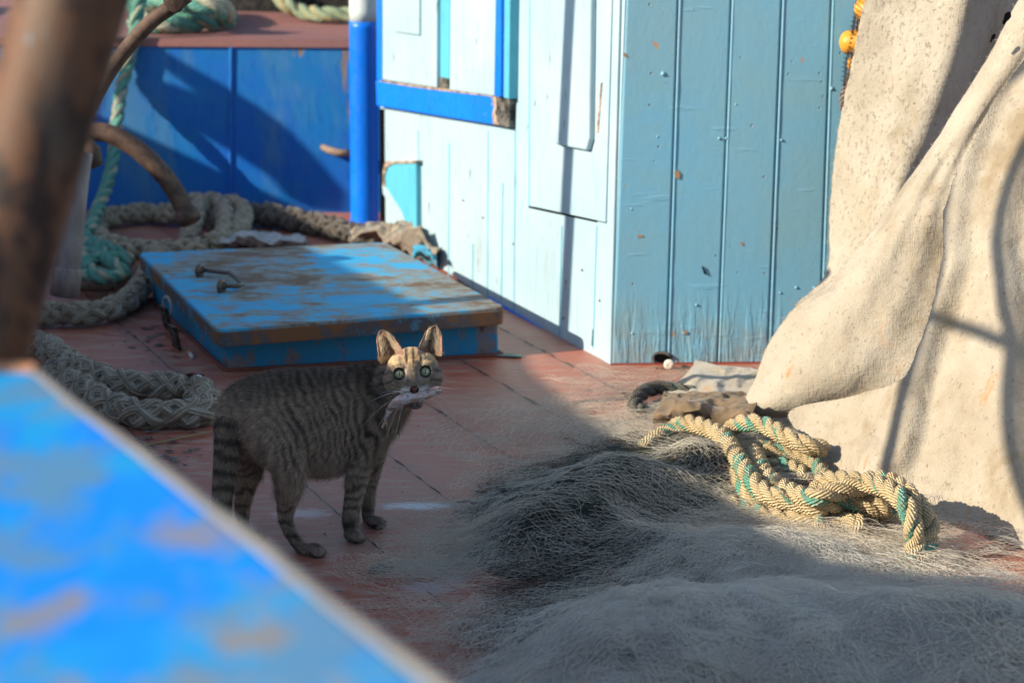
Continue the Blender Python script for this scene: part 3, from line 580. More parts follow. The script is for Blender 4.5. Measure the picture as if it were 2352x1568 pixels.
for k, ((ax_, ay), (bx, by)) in enumerate(zip(e1, e2)):
    r = []; bul = [.03, .03, .03, .035, .04, .05, .055, .065, .07, .07, .065, .05, .03][k]
    for t in np.linspace(0, 1, 7):
        x_, y_ = ax_+(bx-ax_)*t, ay+(by-ay)*t; prof_ = math.sin(math.pi*min(1, (t*.98)**.8))
        rel = .135 if t < .98 else .12; r.append((x_, y_, pb(x_, y_)+rel+(.05*t if k > 5 else .0)-bul*prof_+.014*math.exp(-((t-.5)/.2)**2)*(k in (4, 5, 6, 7, 8))))
    rows.append(r)
o2, P2_, N2_ = cloth(rows, 90, 190, name='twisted_fold', mat=CANV, par=cv, wob=.009)
lf = [(2540, -160), (2452, -20), (2370, 110), (2275, 250), (2210, 370), (2170, 480), (2163, 590), (2138, 690), (2106, 795), (2070, 872), (1965, 906), (1815, 940), (1838, 1000), (1872, 1060), (1905, 1100), (2020, 1130), (2140, 1180), (2162, 1222), (2240, 1247)]
ry = [-200, -60, 60, 180, 300, 410, 520, 620, 720, 790, 850, 900, 960, 1020, 1080, 1140, 1200, 1290, 1345]
rg1 = [(-200, 2360), (150, 2280), (300, 2225), (420, 2190), (520, 2172), (600, 2176), (700, 2142), (800, 2108), (900, 2080), (1000, 2062), (1090, 2035), (1200, 2020), (1400, 2000)]
rg2 = [(-200, 2460), (100, 2420), (350, 2345), (480, 2306), (560, 2300), (680, 2312), (760, 2328), (900, 2318), (1000, 2318), (1100, 2335), (1200, 2365), (1400, 2400)]
def ridge(X, Y_, rg, amp, wr, wl):
    c = np.interp(Y_, [a[0] for a in rg], [a[1] for a in rg]); d = X-c
    return -amp*np.where(d < 0, np.exp(-(d/wl)**2), 1-np.clip(d/wr, 0, 1)**2*(3-2*np.clip(d/wr, 0, 1)))
def p3(A):
    X, Y_ = A[..., 0], A[..., 1]; base = pb(X, Y_)
    fall = np.interp(Y_, [-200, 300, 500, 700, 950, 1060, 1130, 1250], [.4, 1, 1, 1, 1, .9, .35, .1])
    d = ridge(X, Y_, rg1, .040, 75, 95)*fall+ridge(X, Y_, rg2, .026, 60, 75)*np.interp(Y_, [200, 400, 1150, 1300], [.5, 1, 1, .4])
    A[..., 2] = base+d+.012*np.sin(X*.012+Y_*.004)-.03*np.exp(-((Y_-960)/70)**2-((X-1860)/70)**2)*0
    lowc = np.clip((Y_-1060)/200, 0, 1)
    return A
rows = [[(l[0]+(2520-l[0])*t, l[1]+(r-l[1])*t, 3.) for t in np.linspace(0, 1, 5)] for l, r in zip(lf, ry)]
o3, P3_, N3_ = cloth(rows, 200, 260, name='front_sheet', mat=CANV, par=cv, post=p3, wob=.010)
for A_, (i0, i1) in ((P3_, (0, 0)),):
    pass
# stray threads and fluff on the canvas rim
for nm_, P_ in (('left_rim', P1_), ('left_rim', P2_), ('left_rim', P3_)):
    n_ = P_.shape[0]; idx = rng.integers(0, n_, 300); p = P_[idx, 0]; t = np.linspace(0, 1, 5)[None, :, None]
    l = rng.uniform(.002, .008, (300, 1, 1)); d = nrm(rng.normal(0, 1, (300, 3))+(-.9, -.2, 0)); fr0 = mk('fray', *btubes(p[:, None]+d[:, None]*l*t+rng.normal(0, .3, (300, 1, 3))*l*t*t, .00025), CANV, cv); fr0['kind'] = 'stuff'
# torn slots near the top of the tarp
for (cx, cy, a, b, rot) in ((2312, 42, 7, 17, .5), (2280, 88, 4, 12, .5)):
    th = np.linspace(0, 2*np.pi, 14)[:-1]; pts = []
    for t in th:
        u, v_ = a*math.cos(t)*(1+.3*math.sin(3*t)), b*math.sin(t); pts.append((cx+u*math.cos(rot)-v_*math.sin(-rot)*1, cy+u*math.sin(-rot)*-1-v_*math.cos(rot)))
    Yd = pb(cx, cy)+.05; mk('torn_slot', *prism(np.array([AT(x, y, Yd-.004) for x, y in pts]), np.array([AT(x, y, Yd) for x, y in pts])), DARK, cv, False)
# the sheet's flat corner on the deck and the brown felt bundle beside it
rows = [[(1600, 826, 0), (1650, 838, 0), (1700, 842, 0), (1770, 850, 0)], [(1578, 858, 0), (1640, 870, 0), (1700, 875, 0), (1770, 880, 0)], [(1530, 902, 0), (1610, 925, 0), (1690, 930, 0), (1770, 930, 0)]]
def flat(h0, h1, seed):
    def f(A):
        X, Y_ = A[..., 0], A[..., 1]; P = np.array([[G(x, y, 0)[1] for x, y in zip(rx, ry_)] for rx, ry_ in zip(X, Y_)])
        hh = h0+(h1-h0)*(.5+.5*fbm(np.stack([X*.02+seed, Y_*.03, X*0], -1), 3)); A[..., 2] = P-hh*2.9; return A
    return f
cc_ = cloth(rows, 60, 40, name='canvas_scrap', mat=CANV, wob=.004, post=flat(.012, .045, 2))[0]
tag(cc_, 'dirty grey canvas scrap lying flat on the red deck below the blue planks', 'cloth')
# =============== ropes ===============
def rope_mat(name, base, alt, dirt, thr=.18, rough=.55, dirtamt=.5, sheen=0., spec=.4):
    m = M(name, rough, spec); v = m.coord(); uvc = m.coord(kind='UV'); ti = m.attr('tint'); n = m.noise(v, 30, 5, .7); n2 = m.noise(v, 160, 4, .7)
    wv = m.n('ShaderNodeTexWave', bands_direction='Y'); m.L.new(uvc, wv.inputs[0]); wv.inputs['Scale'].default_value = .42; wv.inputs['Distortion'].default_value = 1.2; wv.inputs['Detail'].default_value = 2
    col = m.mix(m.ramp(m.math('ADD', ti, m.math('MULTIPLY', m.math('SUBTRACT', n2, .5), .5)), thr, thr+.06), base, alt)
    col = m.mix(m.math('MULTIPLY', m.ramp(n, .42, .66), dirtamt), col, dirt)
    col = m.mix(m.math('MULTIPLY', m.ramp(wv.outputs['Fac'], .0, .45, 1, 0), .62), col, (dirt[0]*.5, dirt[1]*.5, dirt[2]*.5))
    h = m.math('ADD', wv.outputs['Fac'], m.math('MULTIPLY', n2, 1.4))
    return m.out(col, m.bump(h, .9, .003), Sheen_Weight=sheen)
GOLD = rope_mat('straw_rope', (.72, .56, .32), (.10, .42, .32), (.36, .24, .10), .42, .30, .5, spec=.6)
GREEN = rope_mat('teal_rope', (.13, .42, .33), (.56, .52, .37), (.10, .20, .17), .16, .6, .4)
GREYR = rope_mat('grey_rope', (.40, .335, .235), (.47, .40, .30), (.19, .15, .10), .25, .95, .6, .3, .1)
BROWNR = rope_mat('dark_frayed_rope', (.115, .095, .075), (.17, .145, .115), (.06, .045, .035), .25, .95, .6, .3, .1)
BROWNR_ = rope_mat('weathered_rope', (.10, .085, .06), (.10, .13, .09), (.04, .035, .025), .25, .95, .6, .3, .1)
def joined(name, segs, mat, label, cat, group=None, fuzz=None):
    V = []; Q = []; T_ = []; U = []; n = 0
    for (v, q, t, u) in segs: V.append(v); Q.append(q+n); T_.append(t); U.append(u); n += len(v)
    V = np.vstack(V); Q = np.vstack(Q); V[:, 2] = np.maximum(V[:, 2], .0012) if fuzz is None or fuzz[0] >= 0 else V[:, 2]
    o = mk(name, V, Q, mat, uv=np.vstack(U), attrs={'tint': np.concatenate(T_)}); tag(o, label, cat, group)
    if fuzz and fuzz[0]:
        fv, fq_ = fuzz_on(V, Q, *fuzz); mk('loose_fibres', fv, fq_, mat, o)
    return o
def C4(pts, z): return [G(1378+.41406*x, 746.5+.41406*y, zz) for (x, y), zz in zip(pts, z if hasattr(z, '__len__') else [z]*len(pts))]
RR = .0142; sg = []
def LR(pts, z, r=RR, seed=0): sg.append(laid_rope(C4(pts, z), r, r*6.6, seed, step=.0022))
LR([(230, 700), (300, 640), (380, 590), (470, 545), (580, 565), (680, 620), (755, 720), (830, 840), (905, 920), (1000, 960), (1120, 985), (1220, 1005), (1330, 985), (1450, 960)], [.012, .016, .02, .035, .045, .05, .055, .055, .05, .05, .05, .05, .05, .05], seed=1)
LR([(690, 640), (745, 560), (830, 540), (930, 562), (1040, 622), (1160, 668), (1260, 690)], [.03, .05, .065, .068, .066, .06, .05], seed=2)
LR([(860, 700), (880, 770), (935, 850), (1020, 905), (1100, 940), (1190, 955), (1290, 930), (1400, 900), (1500, 900)], [.03, .04, .048, .052, .06, .07, .075, .08, .08], seed=3)
LR([(1200, 875), (1310, 860), (1450, 868), (1570, 895), (1660, 955), (1715, 1040), (1740, 1130), (1750, 1210), (1730, 1290), (1690, 1380)], [.05, .07, .085, .095, .095, .08, .06, .04, .025, .014], seed=4)
LR([(1480, 860), (1600, 868), (1700, 925), (1770, 1000), (1815, 1080), (1830, 1150), (1810, 1230), (1790, 1300), (1750, 1400)], [.075, .09, .095, .08, .06, .045, .03, .02, .013], seed=5)
LR([(1180, 905), (1280, 960), (1400, 985), (1520, 1000), (1620, 1040)], [.045, .05, .05, .05, .04], seed=6)
LR([(760, 800), (790, 880), (850, 950), (940, 985)], [.03, .03, .028, .022], seed=7)
LR([(620, 720), (520, 690), (450, 720), (430, 790), (480, 840), (560, 800)], [.012, .02, .03, .025, .014, .012], seed=8)
LR([(900, 690), (980, 695), (1080, 710), (1170, 750), (1230, 820), (1260, 880)], [.03, .03, .03, .03, .03, .03], RR*.8, seed=9)
LR([(920, 790), (1000, 775), (1080, 800), (1130, 850), (1080, 890)], [.014, .02, .024, .02, .012], RR*.9, seed=10)
LR([(880, 660), (1000, 735), (1100, 760), (1200, 830)], [.012, .012, .012, .012], seed=11)
LR([(720, 990), (850, 1040), (980, 1065), (1100, 1080), (1180, 1070), (1230, 1110), (1200, 1160)], [.012, .014, .018, .024, .03, .022, .013], seed=12)
LR([(1230, 1130), (1320, 1110), (1400, 1085), (1440, 1130), (1400, 1190)], [.013, .02, .03, .024, .013], seed=13)
LR([(1180, 1030), (1300, 1040), (1420, 1060), (1530, 1070), (1600, 1060), (1640, 1020)], [.02, .02, .02, .02, .022, .03], RR*.9, seed=14)
LR([(560, 940), (680, 975), (800, 1020), (900, 1010), (1000, 1010), (1100, 1040)], [.012, .012, .013, .02, .026, .024], seed=15)
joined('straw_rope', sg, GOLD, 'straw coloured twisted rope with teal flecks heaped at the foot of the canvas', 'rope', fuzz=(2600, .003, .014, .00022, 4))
joined('dark_rope', [braid_rope([G(x, y, z) for x, y, z in ((1600, 905, .012), (1540, 892, .02), (1495, 893, .024), (1466, 910, .022), (1458, 932, .016), (1475, 950, .012))], .0125, 17, step=.003)] if 0 else [laid_rope([G(x, y, z) for x, y, z in ((1600, 905, .012), (1540, 892, .02), (1495, 893, .024), (1466, 910, .022), (1458, 932, .016), (1475, 950, .012))], .013, .09, 17)], BROWNR_, 'dark weathered rope end curling out from under the brown felt bundle', 'rope')
def D(pts, z, Y=None): return [G(x, y, zz) for (x, y), zz in zip(pts, z if hasattr(z, '__len__') else [z]*len(pts))]
# thick plaited grey hawser
rb = .0235
s1 = braid_rope(D([(-60, 780), (40, 782), (110, 800), (160, 835), (230, 868), (300, 885), (380, 888), (440, 892), (476, 915), (462, 945), (400, 952), (320, 950), (240, 925), (180, 885), (120, 850)], [.028, .028, .03, .03, .03, .03, .032, .034, .03, .024, .024, .024, .024, .02, .016]), rb*1.06, 1)
joined('plaited_rope', [s1], GREYR, 'thick grey plaited rope doubled back on itself beside the cat', 'rope', 'thick grey ropes on the deck', fuzz=(2600, .003, .014, .0003, 5))
s2 = braid_rope(D([(-20, 735), (60, 722), (130, 720), (210, 718), (280, 698), (322, 660), (350, 612), (352, 580)], [.03]*8), rb, 2)
joined('plaited_rope', [s2], GREYR, 'thick grey plaited rope running left from the hatch to the rusty post', 'rope', 'thick grey ropes on the deck', fuzz=(1600, .003, .016, .0003, 6))
s3 = braid_rope(D([(520, 560), (420, 575), (320, 575), (250, 560), (215, 532), (235, 505), (290, 492), (350, 490), (410, 492), (470, 498), (520, 520)], [.02, .02, .02, .025, .027, .028, .03, .03, .035, .03, .02]), rb*1.05, 3)
kn = [braid_rope(D([(430, 560), (440, 520), (455, 480), (480, 462), (510, 475), (520, 510), (510, 545), (480, 560)], [.03, .05, .06, .065, .06, .05, .04, .03]), rb*.95, 4),
      braid_rope(D([(400, 480), (440, 462), (490, 470), (540, 468), (560, 490), (545, 530), (500, 550)], [.05, .055, .06, .06, .055, .045, .03]), rb*.9, 5)]
joined('knotted_rope', [s3]+kn, GREYR, 'grey plaited rope loop with a bulky knot below the blue bulkhead', 'rope', 'thick grey ropes on the deck', fuzz=(3200, .003, .018, .0003, 7))
s4 = braid_rope(D([(520, 500), (580, 490), (640, 497), (700, 510), (760, 522), (820, 538), (880, 548), (950, 556)], [.035, .035, .032, .03, .03, .028, .026, .024]), rb*1.1, 6, rs=[.9, 1.1, 1.1, 1.05, 1, .9, .8])
joined('frayed_rope', [s4], BROWNR, 'dark frayed rope stretching right along the bulkhead from the knot', 'rope', 'thick grey ropes on the deck', fuzz=(7000, .004, .016, .0004, 8))
# green rope hanging behind the anchor, and its tangle
Yg = 5.05
gp = [AT(x, y, yy) for x, y, yy in ((330, -40, 5.43), (312, 60, 5.415), (296, 140, 5.41), (280, 200, 5.39), (268, 290, 5.3), (262, 350, 5.25), (248, 420, 5.18), (225, 480, 5.05), (205, 535, 4.9))]
joined('green_rope', [laid_rope(gp, .0165, .125, 21, step=.003)], GREEN, 'green twisted rope hanging down in front of the blue bulkhead', 'rope', fuzz=(900, .003, .014, .0004, 9))
tg = []
for k, pts in enumerate(([(175, 545), (215, 556), (262, 575), (306, 604)], [(180, 575), (230, 588), (270, 612), (290, 635)], [(178, 610), (220, 596), (260, 590), (300, 612)], [(170, 640), (210, 632), (250, 640), (290, 628)], [(200, 560), (190, 590), (215, 625), (265, 640)], [(196, 535), (200, 560), (235, 580), (240, 610)])):
    tg.append(laid_rope(D(pts, [.02+.012*(k % 3), .05, .045, .018]), .015, .11, 30+k, step=.003))
joined('green_rope', tg, GREEN, 'heap of green twisted rope between the grey pipe and the hatch', 'rope', fuzz=(1500, .003, .016, .0004, 10))
# ropes lying on the foredeck
def FDp(pts, z): return [G(x, y, zt+zz) for (x, y), zz in zip(pts, z)]
fr_ = [laid_rope(FDp([(300, 46), (360, 54), (430, 52), (500, 44), (514, 24), (480, 4), (430, -4), (390, 10)], [.03, .03, .03, .03, .045, .05, .055, .05]), .026, .20, 40, step=.005),
       laid_rope(FDp([(310, 22), (370, 14), (440, 18), (505, 26)], [.05, .06, .06, .05]), .026, .2, 41, step=.005),
       laid_rope(FDp([(300, 10), (360, -5), (430, 5), (500, 15), (530, 50)], [.05, .09, .09, .08, .03]), .026, .2, 42, step=.005)]
joined('teal_rope', fr_, GREEN, 'teal rope coil sitting on the raised deck at the top left', 'rope', fuzz=(1200, .004, .02, .0005, 12))
OLIVE = rope_mat('olive_rope', (.34, .40, .24), (.50, .38, .16), (.10, .22, .18), .12, .6, .45)
fr_ = [laid_rope(FDp([(622, -60), (636, -20), (655, 8), (690, 26), (740, 33), (790, 34), (850, 36), (900, 36)], [.09, .07, .05, .03, .028, .028, .028, .028]), .021, .17, 45, step=.004)]
joined('olive_rope', fr_, OLIVE, 'yellow green rope curving along the raised deck behind the blue post', 'rope', fuzz=(500, .004, .02, .0005, 13))
DKN = M('dark_netting', .9, .2); n = DKN.noise(DKN.coord(), 30, 7, .8); DKN = DKN.out(DKN.mix(DKN.ramp(n, .4, .65), (.012, .012, .013), (.06, .055, .05)), DKN.bump(n, .9, .02))
def lump(name, cx, cy, c0, rx, ry_, h, mat, freq=3., amp=.4, label=None, cat=None, nu=70, nv=70, seed=0, par=None):
    gx, gy = np.meshgrid(np.linspace(-1, 1, nu), np.linspace(-1, 1, nv)); r2 = gx**2+gy**2
    base = np.clip(1-r2, 0, None)**.5; z = base*h*(1+amp*fbm(np.stack([gx*freq+seed, gy*freq, gx*0], -1), 5))
    z = np.where(r2 < 1, z, 0); s = np.where(r2 > 1, 1/np.sqrt(r2+1e-9), 1)
    V = np.stack([cx+gx*rx*s, cy+gy*ry_*s, c0+z-.004*(r2 >= .98)], -1).reshape(-1, 3)
    i, j = np.meshgrid(np.arange(nv-1), np.arange(nu-1), indexing='ij')
    o = mk(name, V, np.stack([i*nu+j, i*nu+j+1, (i+1)*nu+j+1, (i+1)*nu+j], -1).reshape(-1, 4), mat, par)
    return tag(o, label, cat) if label else o
c = G(640, 40, zt); lump('dark_net_heap', c[0]+.1, c[1]+.75, zt, .75, .6, .38, DKN, 4, .6, 'dark heap of netting in shade on the raised deck', 'net heap')
# =============== anchor of bent bars, pipe ===============
m = M('anchor_rust', .72, .35); n = m.noise(m.coord(), 34, 6, .75)
ARUST = m.out(m.mix(m.ramp(n, .4, .62), (.055, .033, .025), (.12, .072, .05)), m.bump(n, .6, .004))
an = thing('grapnel_anchor', G(200, 560), 'rusty anchor with curved round arms standing on the deck at the left', 'anchor')
arch = catmull([AT(x, y, Y) for x, y, Y in ((120, 310, 4.60), (215, 303, 4.62), (262, 312, 4.62), (318, 345, 4.62), (372, 398, 4.62), (408, 450, 4.62), (434, 500, 4.60))], 50)
mk('arm', *tube(arch, np.r_[np.full(44, .0225), np.linspace(.0228, .0215, 6)], 20), ARUST, an)
dd = nrm(arch[-1]-arch[-4]); mk('arm_tip', *tube([arch[-1]-dd*.018, arch[-1]+dd*.006, arch[-1]+dd*.012], [.026, .0275, .024], 24), ARUST, an)
cb_ = thing('curved_bar', G(20, 1090), 'rusty curved bar with a flat lug at its end, arching past the teal rope coil', 'iron bar')
arc2 = catmull([AT(x, y, 3.2) for x, y in ((-20, 1060), (-15, 900), (20, 760), (75, 600), (130, 440), (172, 330), (212, 235), (258, 155), (305, 95), (350, 48), (392, 18), (430, -10))], 90)
mk('bar', *tube(arc2, .0122, 18), ARUST, cb_)
fl = [AT(x, y, 3.185) for x, y in ((372, -40), (374, 8), (384, 24), (400, 34), (416, 28), (426, 8), (432, -40))]
mk('lug', *prism(np.array(fl), np.array(fl)+(.0, .022, .006)), ARUST, cb_); fixn(cb_.children[-1]); bevel(cb_.children[-1], .003)
mk('cross_bar', *tube(np.linspace(G(120, 655, .03), G(262, 657, .03), 14), .0125, 16), ARUST, an)
kb = AT(213, 350, 4.35); mk('boss', *tube([kb+(-.02, 0, .02), kb+(-.004, 0, .0), kb+(.0, 0, -.02), kb+(-.016, 0, -.03)], [.018, .024, .022, .012], 14), ARUST, an)
m = M('grey_pipe_metal', .6, .4); n = m.noise(m.coord(scale=(1, 1, .4)), 20, 6, .7)
PIPE = m.out(m.mix(m.ramp(n, .4, .6), (.16, .13, .12), (.24, .20, .19)), m.bump(n, .3, .003))
pp = [AT(148, 674, 4.05), AT(156, 600, 4.06), AT(163, 520, 4.08), AT(172, 430, 4.10), AT(182, 350, 4.12)]
pv = thing('leaning_pipe', pp[0], 'grey steel pipe leaning behind the rusty post', 'pipe')
mk('shaft', *tube(catmull(pp, 40), .0275, 28), PIPE, pv); dd = nrm(pp[0]-pp[1]); mk('end_collar', *tube([pp[0]-dd*.055, pp[0]-dd*.05, pp[0]+dd*.004], [.0285, .031, .031], 28), PIPE, pv)
mk('end_face', *tube([pp[0]+dd*.004, pp[0]+dd*.006], [.029, .027], 28), ARUST, pv)
# =============== rags ===============
def rag(name, c0, c1, pts, label, seed, h=.05, fold=.022, n=90):
    m = M(name+'_cloth', .9, .1); nn = m.noise(m.coord(), 40, 5, .7); mat = m.out(m.mix(m.ramp(nn, .4, .62), c0, c1), m.bump(m.noise(m.coord(), 260, 3, .6), .6, .001), Sheen_Weight=.2)
    P = np.array([[G(x, y, z) for x, y, z in r] for r in pts]); A = np.array([catmull(r, n) for r in P]); A = np.stack([catmull(A[:, k], n) for k in range(n)], 1)
    nz = 1-np.abs(fbm(A*[16, 16, 16]+seed, 3))*3.2; nz2 = 1-np.abs(fbm(A*[34, 34, 10]+seed*2, 2))*3
    A[..., 2] += nz*fold+nz2*fold*.35; A[..., 0] += fbm(A*22+seed+9, 2)*fold; A[..., 2] = np.maximum(A[..., 2], .003)
    i, j = np.meshgrid(np.arange(n-1), np.arange(n-1), indexing='ij'); o = mk(name, A.reshape(-1, 3), np.stack([i*n+j, i*n+j+1, (i+1)*n+j+1, (i+1)*n+j], -1).reshape(-1, 4), mat)
    sm_ = o.modifiers.new('thick', 'SOLIDIFY'); sm_.thickness = .0025; return tag(o, label, 'rag')
rag('rag', (.30, .25, .19), (.19, .155, .12), [[(785, 562, .02), (850, 566, .02), (920, 585, .02), (985, 615, .01)], [(800, 548, .055), (870, 548, .06), (940, 558, .07), (1010, 592, .05)], [(830, 538, .05), (890, 536, .06), (950, 536, .085), (1018, 575, .03)], [(850, 532, .01), (900, 530, .01), (960, 520, .02), (1015, 560, .01)]], 'crumpled brown rag squeezed between the hatch and the pale cabin side', 3)
rag('rag', (.36, .36, .36), (.27, .27, .28), [[(500, 572, .01), (560, 572, .01), (640, 572, .01), (710, 572, .01)], [(505, 558, .035), (560, 552, .05), (630, 560, .035), (700, 562, .03)], [(520, 540, .01), (560, 536, .02), (620, 545, .01), (700, 550, .01)]], 'pale grey rag behind the far edge of the hatch', 5, fold=.012)
rag('glove', (.03, .24, .40), (.05, .30, .44), [[(950, 600, .01), (975, 606, .01), (1000, 618, .01)], [(948, 585, .05), (972, 582, .06), (1000, 600, .05)], [(950, 574, .03), (975, 572, .04), (1002, 588, .01)]], 'blue cloth bit poking out of the brown rag beside the hatch', 8, fold=.012, n=50)
rag('felt_bundle', (.20, .14, .085), (.14, .10, .06), [[(1500, 985, .004), (1580, 985, .01), (1660, 990, .01), (1750, 990, .01)], [(1505, 955, .03), (1580, 950, .05), (1650, 965, .035), (1740, 960, .05)], [(1520, 925, .03), (1590, 925, .055), (1650, 935, .04), (1740, 930, .05)], [(1530, 905, .005), (1600, 905, .01), (1650, 905, .01), (1740, 905, .01)]], 'brown felt bundle tucked under the foot of the hanging canvas', 11, fold=.010)
# =============== float line hanging behind the canvas ===============
fl_ = thing('float_line', FW.pt(1935, 200, .04), 'red and white float line with yellow floats in black net, at the canvas edge', 'float line')
YEL = M('yellow_float', .45, .4); n = YEL.noise(YEL.coord(), 40, 4); YEL = YEL.out(YEL.mix(n, (.75, .33, .03), (.62, .25, .02)))
REDR = rope_mat('red_white_line', (.30, .08, .05), (.55, .46, .40), (.12, .05, .04), .0, .6, .3)
def flo(px, py, w_, h_):
    a_ = FW.pt(px-w_*.5, py+2, .035); b_ = FW.pt(px+w_*.5, py-4, .06); n = 16; s = np.linspace(0, 1, n); r = (h_/2/F*3.9)*np.sqrt(np.clip(1-(2*s-1)**4, .06, 1))
    v, f = tube(a_+(b_-a_)*s[:, None], r, 22); mk('float', v, f, YEL, fl_)
flo(1953, 92, 66, 54); flo(1975, 18, 30, 50); flo(1958, 142, 34, 40)
g1_ = laid_rope([FW.pt(x, y, .035) for x, y in ((1985, -60), (1972, 0), (1964, 60), (1958, 110), (1946, 160), (1936, 190), (1927, 220), (1930, 252), (1936, 300))], .0058, .03, 50, step=.0015)
mk('line', g1_[0], g1_[1], REDR, fl_, attrs={'tint': g1_[2]*1.6}, uv=g1_[3])
ns = []
for a in np.linspace(0, 1, 30):
    for s in (1, -1):
        t = np.linspace(0, 1, 26); y_ = -40+300*((a+s*t*.25) % 1.0)*1.0; xw = 1972-.22*np.clip(y_, 0, 240)-18*np.sin(np.clip(y_/260, 0, 1)*np.pi)
        yy = np.sort(y_) if s > 0 else np.sort(y_)[::-1]; xx = np.interp(yy, [-40, 60, 140, 200, 260], [1960, 1938, 1922, 1918, 1928])+t*60
        ns.append([FW.pt(x, y, .05+.02*math.sin(k)) for k, (x, y) in enumerate(zip(xx, yy))])
nv_, nq_ = btubes(np.array(ns), .0006); mk('net_sleeve', nv_, nq_, M('black_purple_twine', .6).out((.03, .022, .035)), fl_)
# =============== debris ===============
def bit(name, pts, z0, z1, col, label, cat, rough=.7, group=None):
    A = np.array([G(x, y, z0) for x, y in pts]); B = np.array([G(x, y, z1) for x, y in pts]); B = B+rng.normal(0, .0008, B.shape)
    o = fixn(mk(name, *prism(A*[1, 1, 0]+[0, 0, z0], B*[1, 1, 0]+[0, 0, z1]+rng.normal(0, .0006, B.shape)), M(name+'_mat', rough).out(col), None, False)); return tag(o, label, cat, group)
straw = [G(328, 1024, .004), G(400, 1008, .008), G(460, 996, .006), G(500, 990, .004)]
tag(mk('straw', *tube(catmull(straw, 20), .0016, 6), M('dry_straw', .7).out((.33, .26, .12))), 'thin dry straw lying on the deck behind the cat', 'straw')
bg_ = thing('cigarette_butt', G(438, 815, .004), 'orange and white cigarette butt near the hatch corner', 'cigarette butt')
a_, b_ = G(432, 806, .005), G(437, 812, .005); mk('filter', *tube([a_, b_], .0042, 12), M('cork_paper', .8).out((.6, .24, .08)), bg_)
mk('stub', *tube([b_, G(441, 820, .005)], [.0042, .0038], 12), M('white_paper', .8).out((.65, .65, .63)), bg_)
wr = thing('candy_wrapper', G(450, 880, .02), 'crumpled blue, white and red wrapper on the far side of the plaited rope', 'wrapper')
for nm, pts, cl in (('blue_flap', [(405, 866, .03), (430, 862, .055), (455, 862, .05), (452, 872, .04), (425, 874, .03)], (.02, .18, .5)), ('red_flap', [(414, 864, .05), (440, 858, .066), (470, 862, .06), (466, 870, .05), (440, 868, .05)], (.16, .02, .02)), ('white_flap', [(446, 872, .05), (452, 862, .064), (464, 866, .06), (462, 878, .045)], (.65, .65, .7)), ('blue_flap', [(462, 874, .05), (478, 872, .055), (495, 888, .03), (488, 896, .02), (470, 886, .035)], (.01, .10, .45))):
    A = np.array([G(*p) for p in pts]); o = fixn(mk(nm, *prism(A, A+(0, .002, .002)), M('wrapper_'+nm, .25, .6).out(cl), wr, False))
sh_ = thing('snail_shell', FW.pt(1533, 832, .012), 'small white snail shell by the drain hole', 'shell')
c = G(1535, 834, .010)+(0, -.012, 0); s = np.linspace(0, 1, 40); th = s*4.6*np.pi; rr_ = .0066*(1-s)**.9+.0006
mk('spiral', *tube(np.stack([c[0]+rr_*np.cos(th), c[1]-s*.004, c[2]+rr_*np.sin(th)], 1), np.maximum(.0052*(1-s*.85), .0006), 12), M('shell_lime', .35, .5).out((.72, .68, .55)), sh_)
for k, (x, y, s, cl) in enumerate(((1572, 840, 7, (.12, .07, .04)), (1502, 843, 5, (.3, .22, .1)), (1520, 846, 4, (.08, .05, .03)), (1213, 936, 0, 0))):
    if s: bit('deck_crumb', [(x-s, y), (x, y-s*.4), (x+s, y), (x+s*.3, y+s*.5)], .001, .005, cl, ['dark crumb of dirt on the red deck right of the drain hole', 'pale crumb of dirt just in front of the drain hole', 'dark crumb of dirt nearest the camera before the drain hole'][k], 'crumb')
bit('dark_twig', [(845, 1308), (865, 1296), (900, 1289), (905, 1295), (880, 1302), (862, 1310)], .002, .008, (.04, .028, .02), 'dark twig lying beside a deck seam under the net', 'twig')
bit('wood_sliver', [(1130, 811), (1196, 813), (1199, 819), (1140, 815)], .001, .004, (.12, .22, .20), 'thin green painted sliver lying right of the hatch', 'sliver')
# flakes of paint scattered on the deck: nobody could count them
fv = []; ff = []
for k in range(900):
    cx_, cy_ = (rng.normal(370, 45), rng.normal(1035, 26)) if k < 130 else ((rng.normal(380, 55), rng.normal(735, 40)) if k < 330 else (rng.uniform(250, 2000), rng.uniform(820, 1450)))
    c = G(cx_, cy_, .0028); s = abs(rng.normal(0, .003 if k < 130 else (.0028 if k < 330 else .0014)))+.0006; nn = rng.integers(4, 7); th = np.sort(rng.uniform(0, 6.28, nn)); b0_ = len(fv)
    for t in th: fv.append(c+(s*2.0*math.cos(t), s*.8*math.sin(t), rng.uniform(0, .0015)))
    ff.append(tuple(range(b0_, b0_+nn)))
m = M('paint_flakes_mat', .8); pn = m.noise(m.coord(), 90, 1); tag(mk('paint_flakes', np.array(fv), ff, m.out(m.mix(m.ramp(pn, .45, .55), (.10, .15, .15), (.03, .025, .022))), None, False), 'dark and grey flakes of paint and grit strewn over the deck', 'paint flakes', kind='stuff')
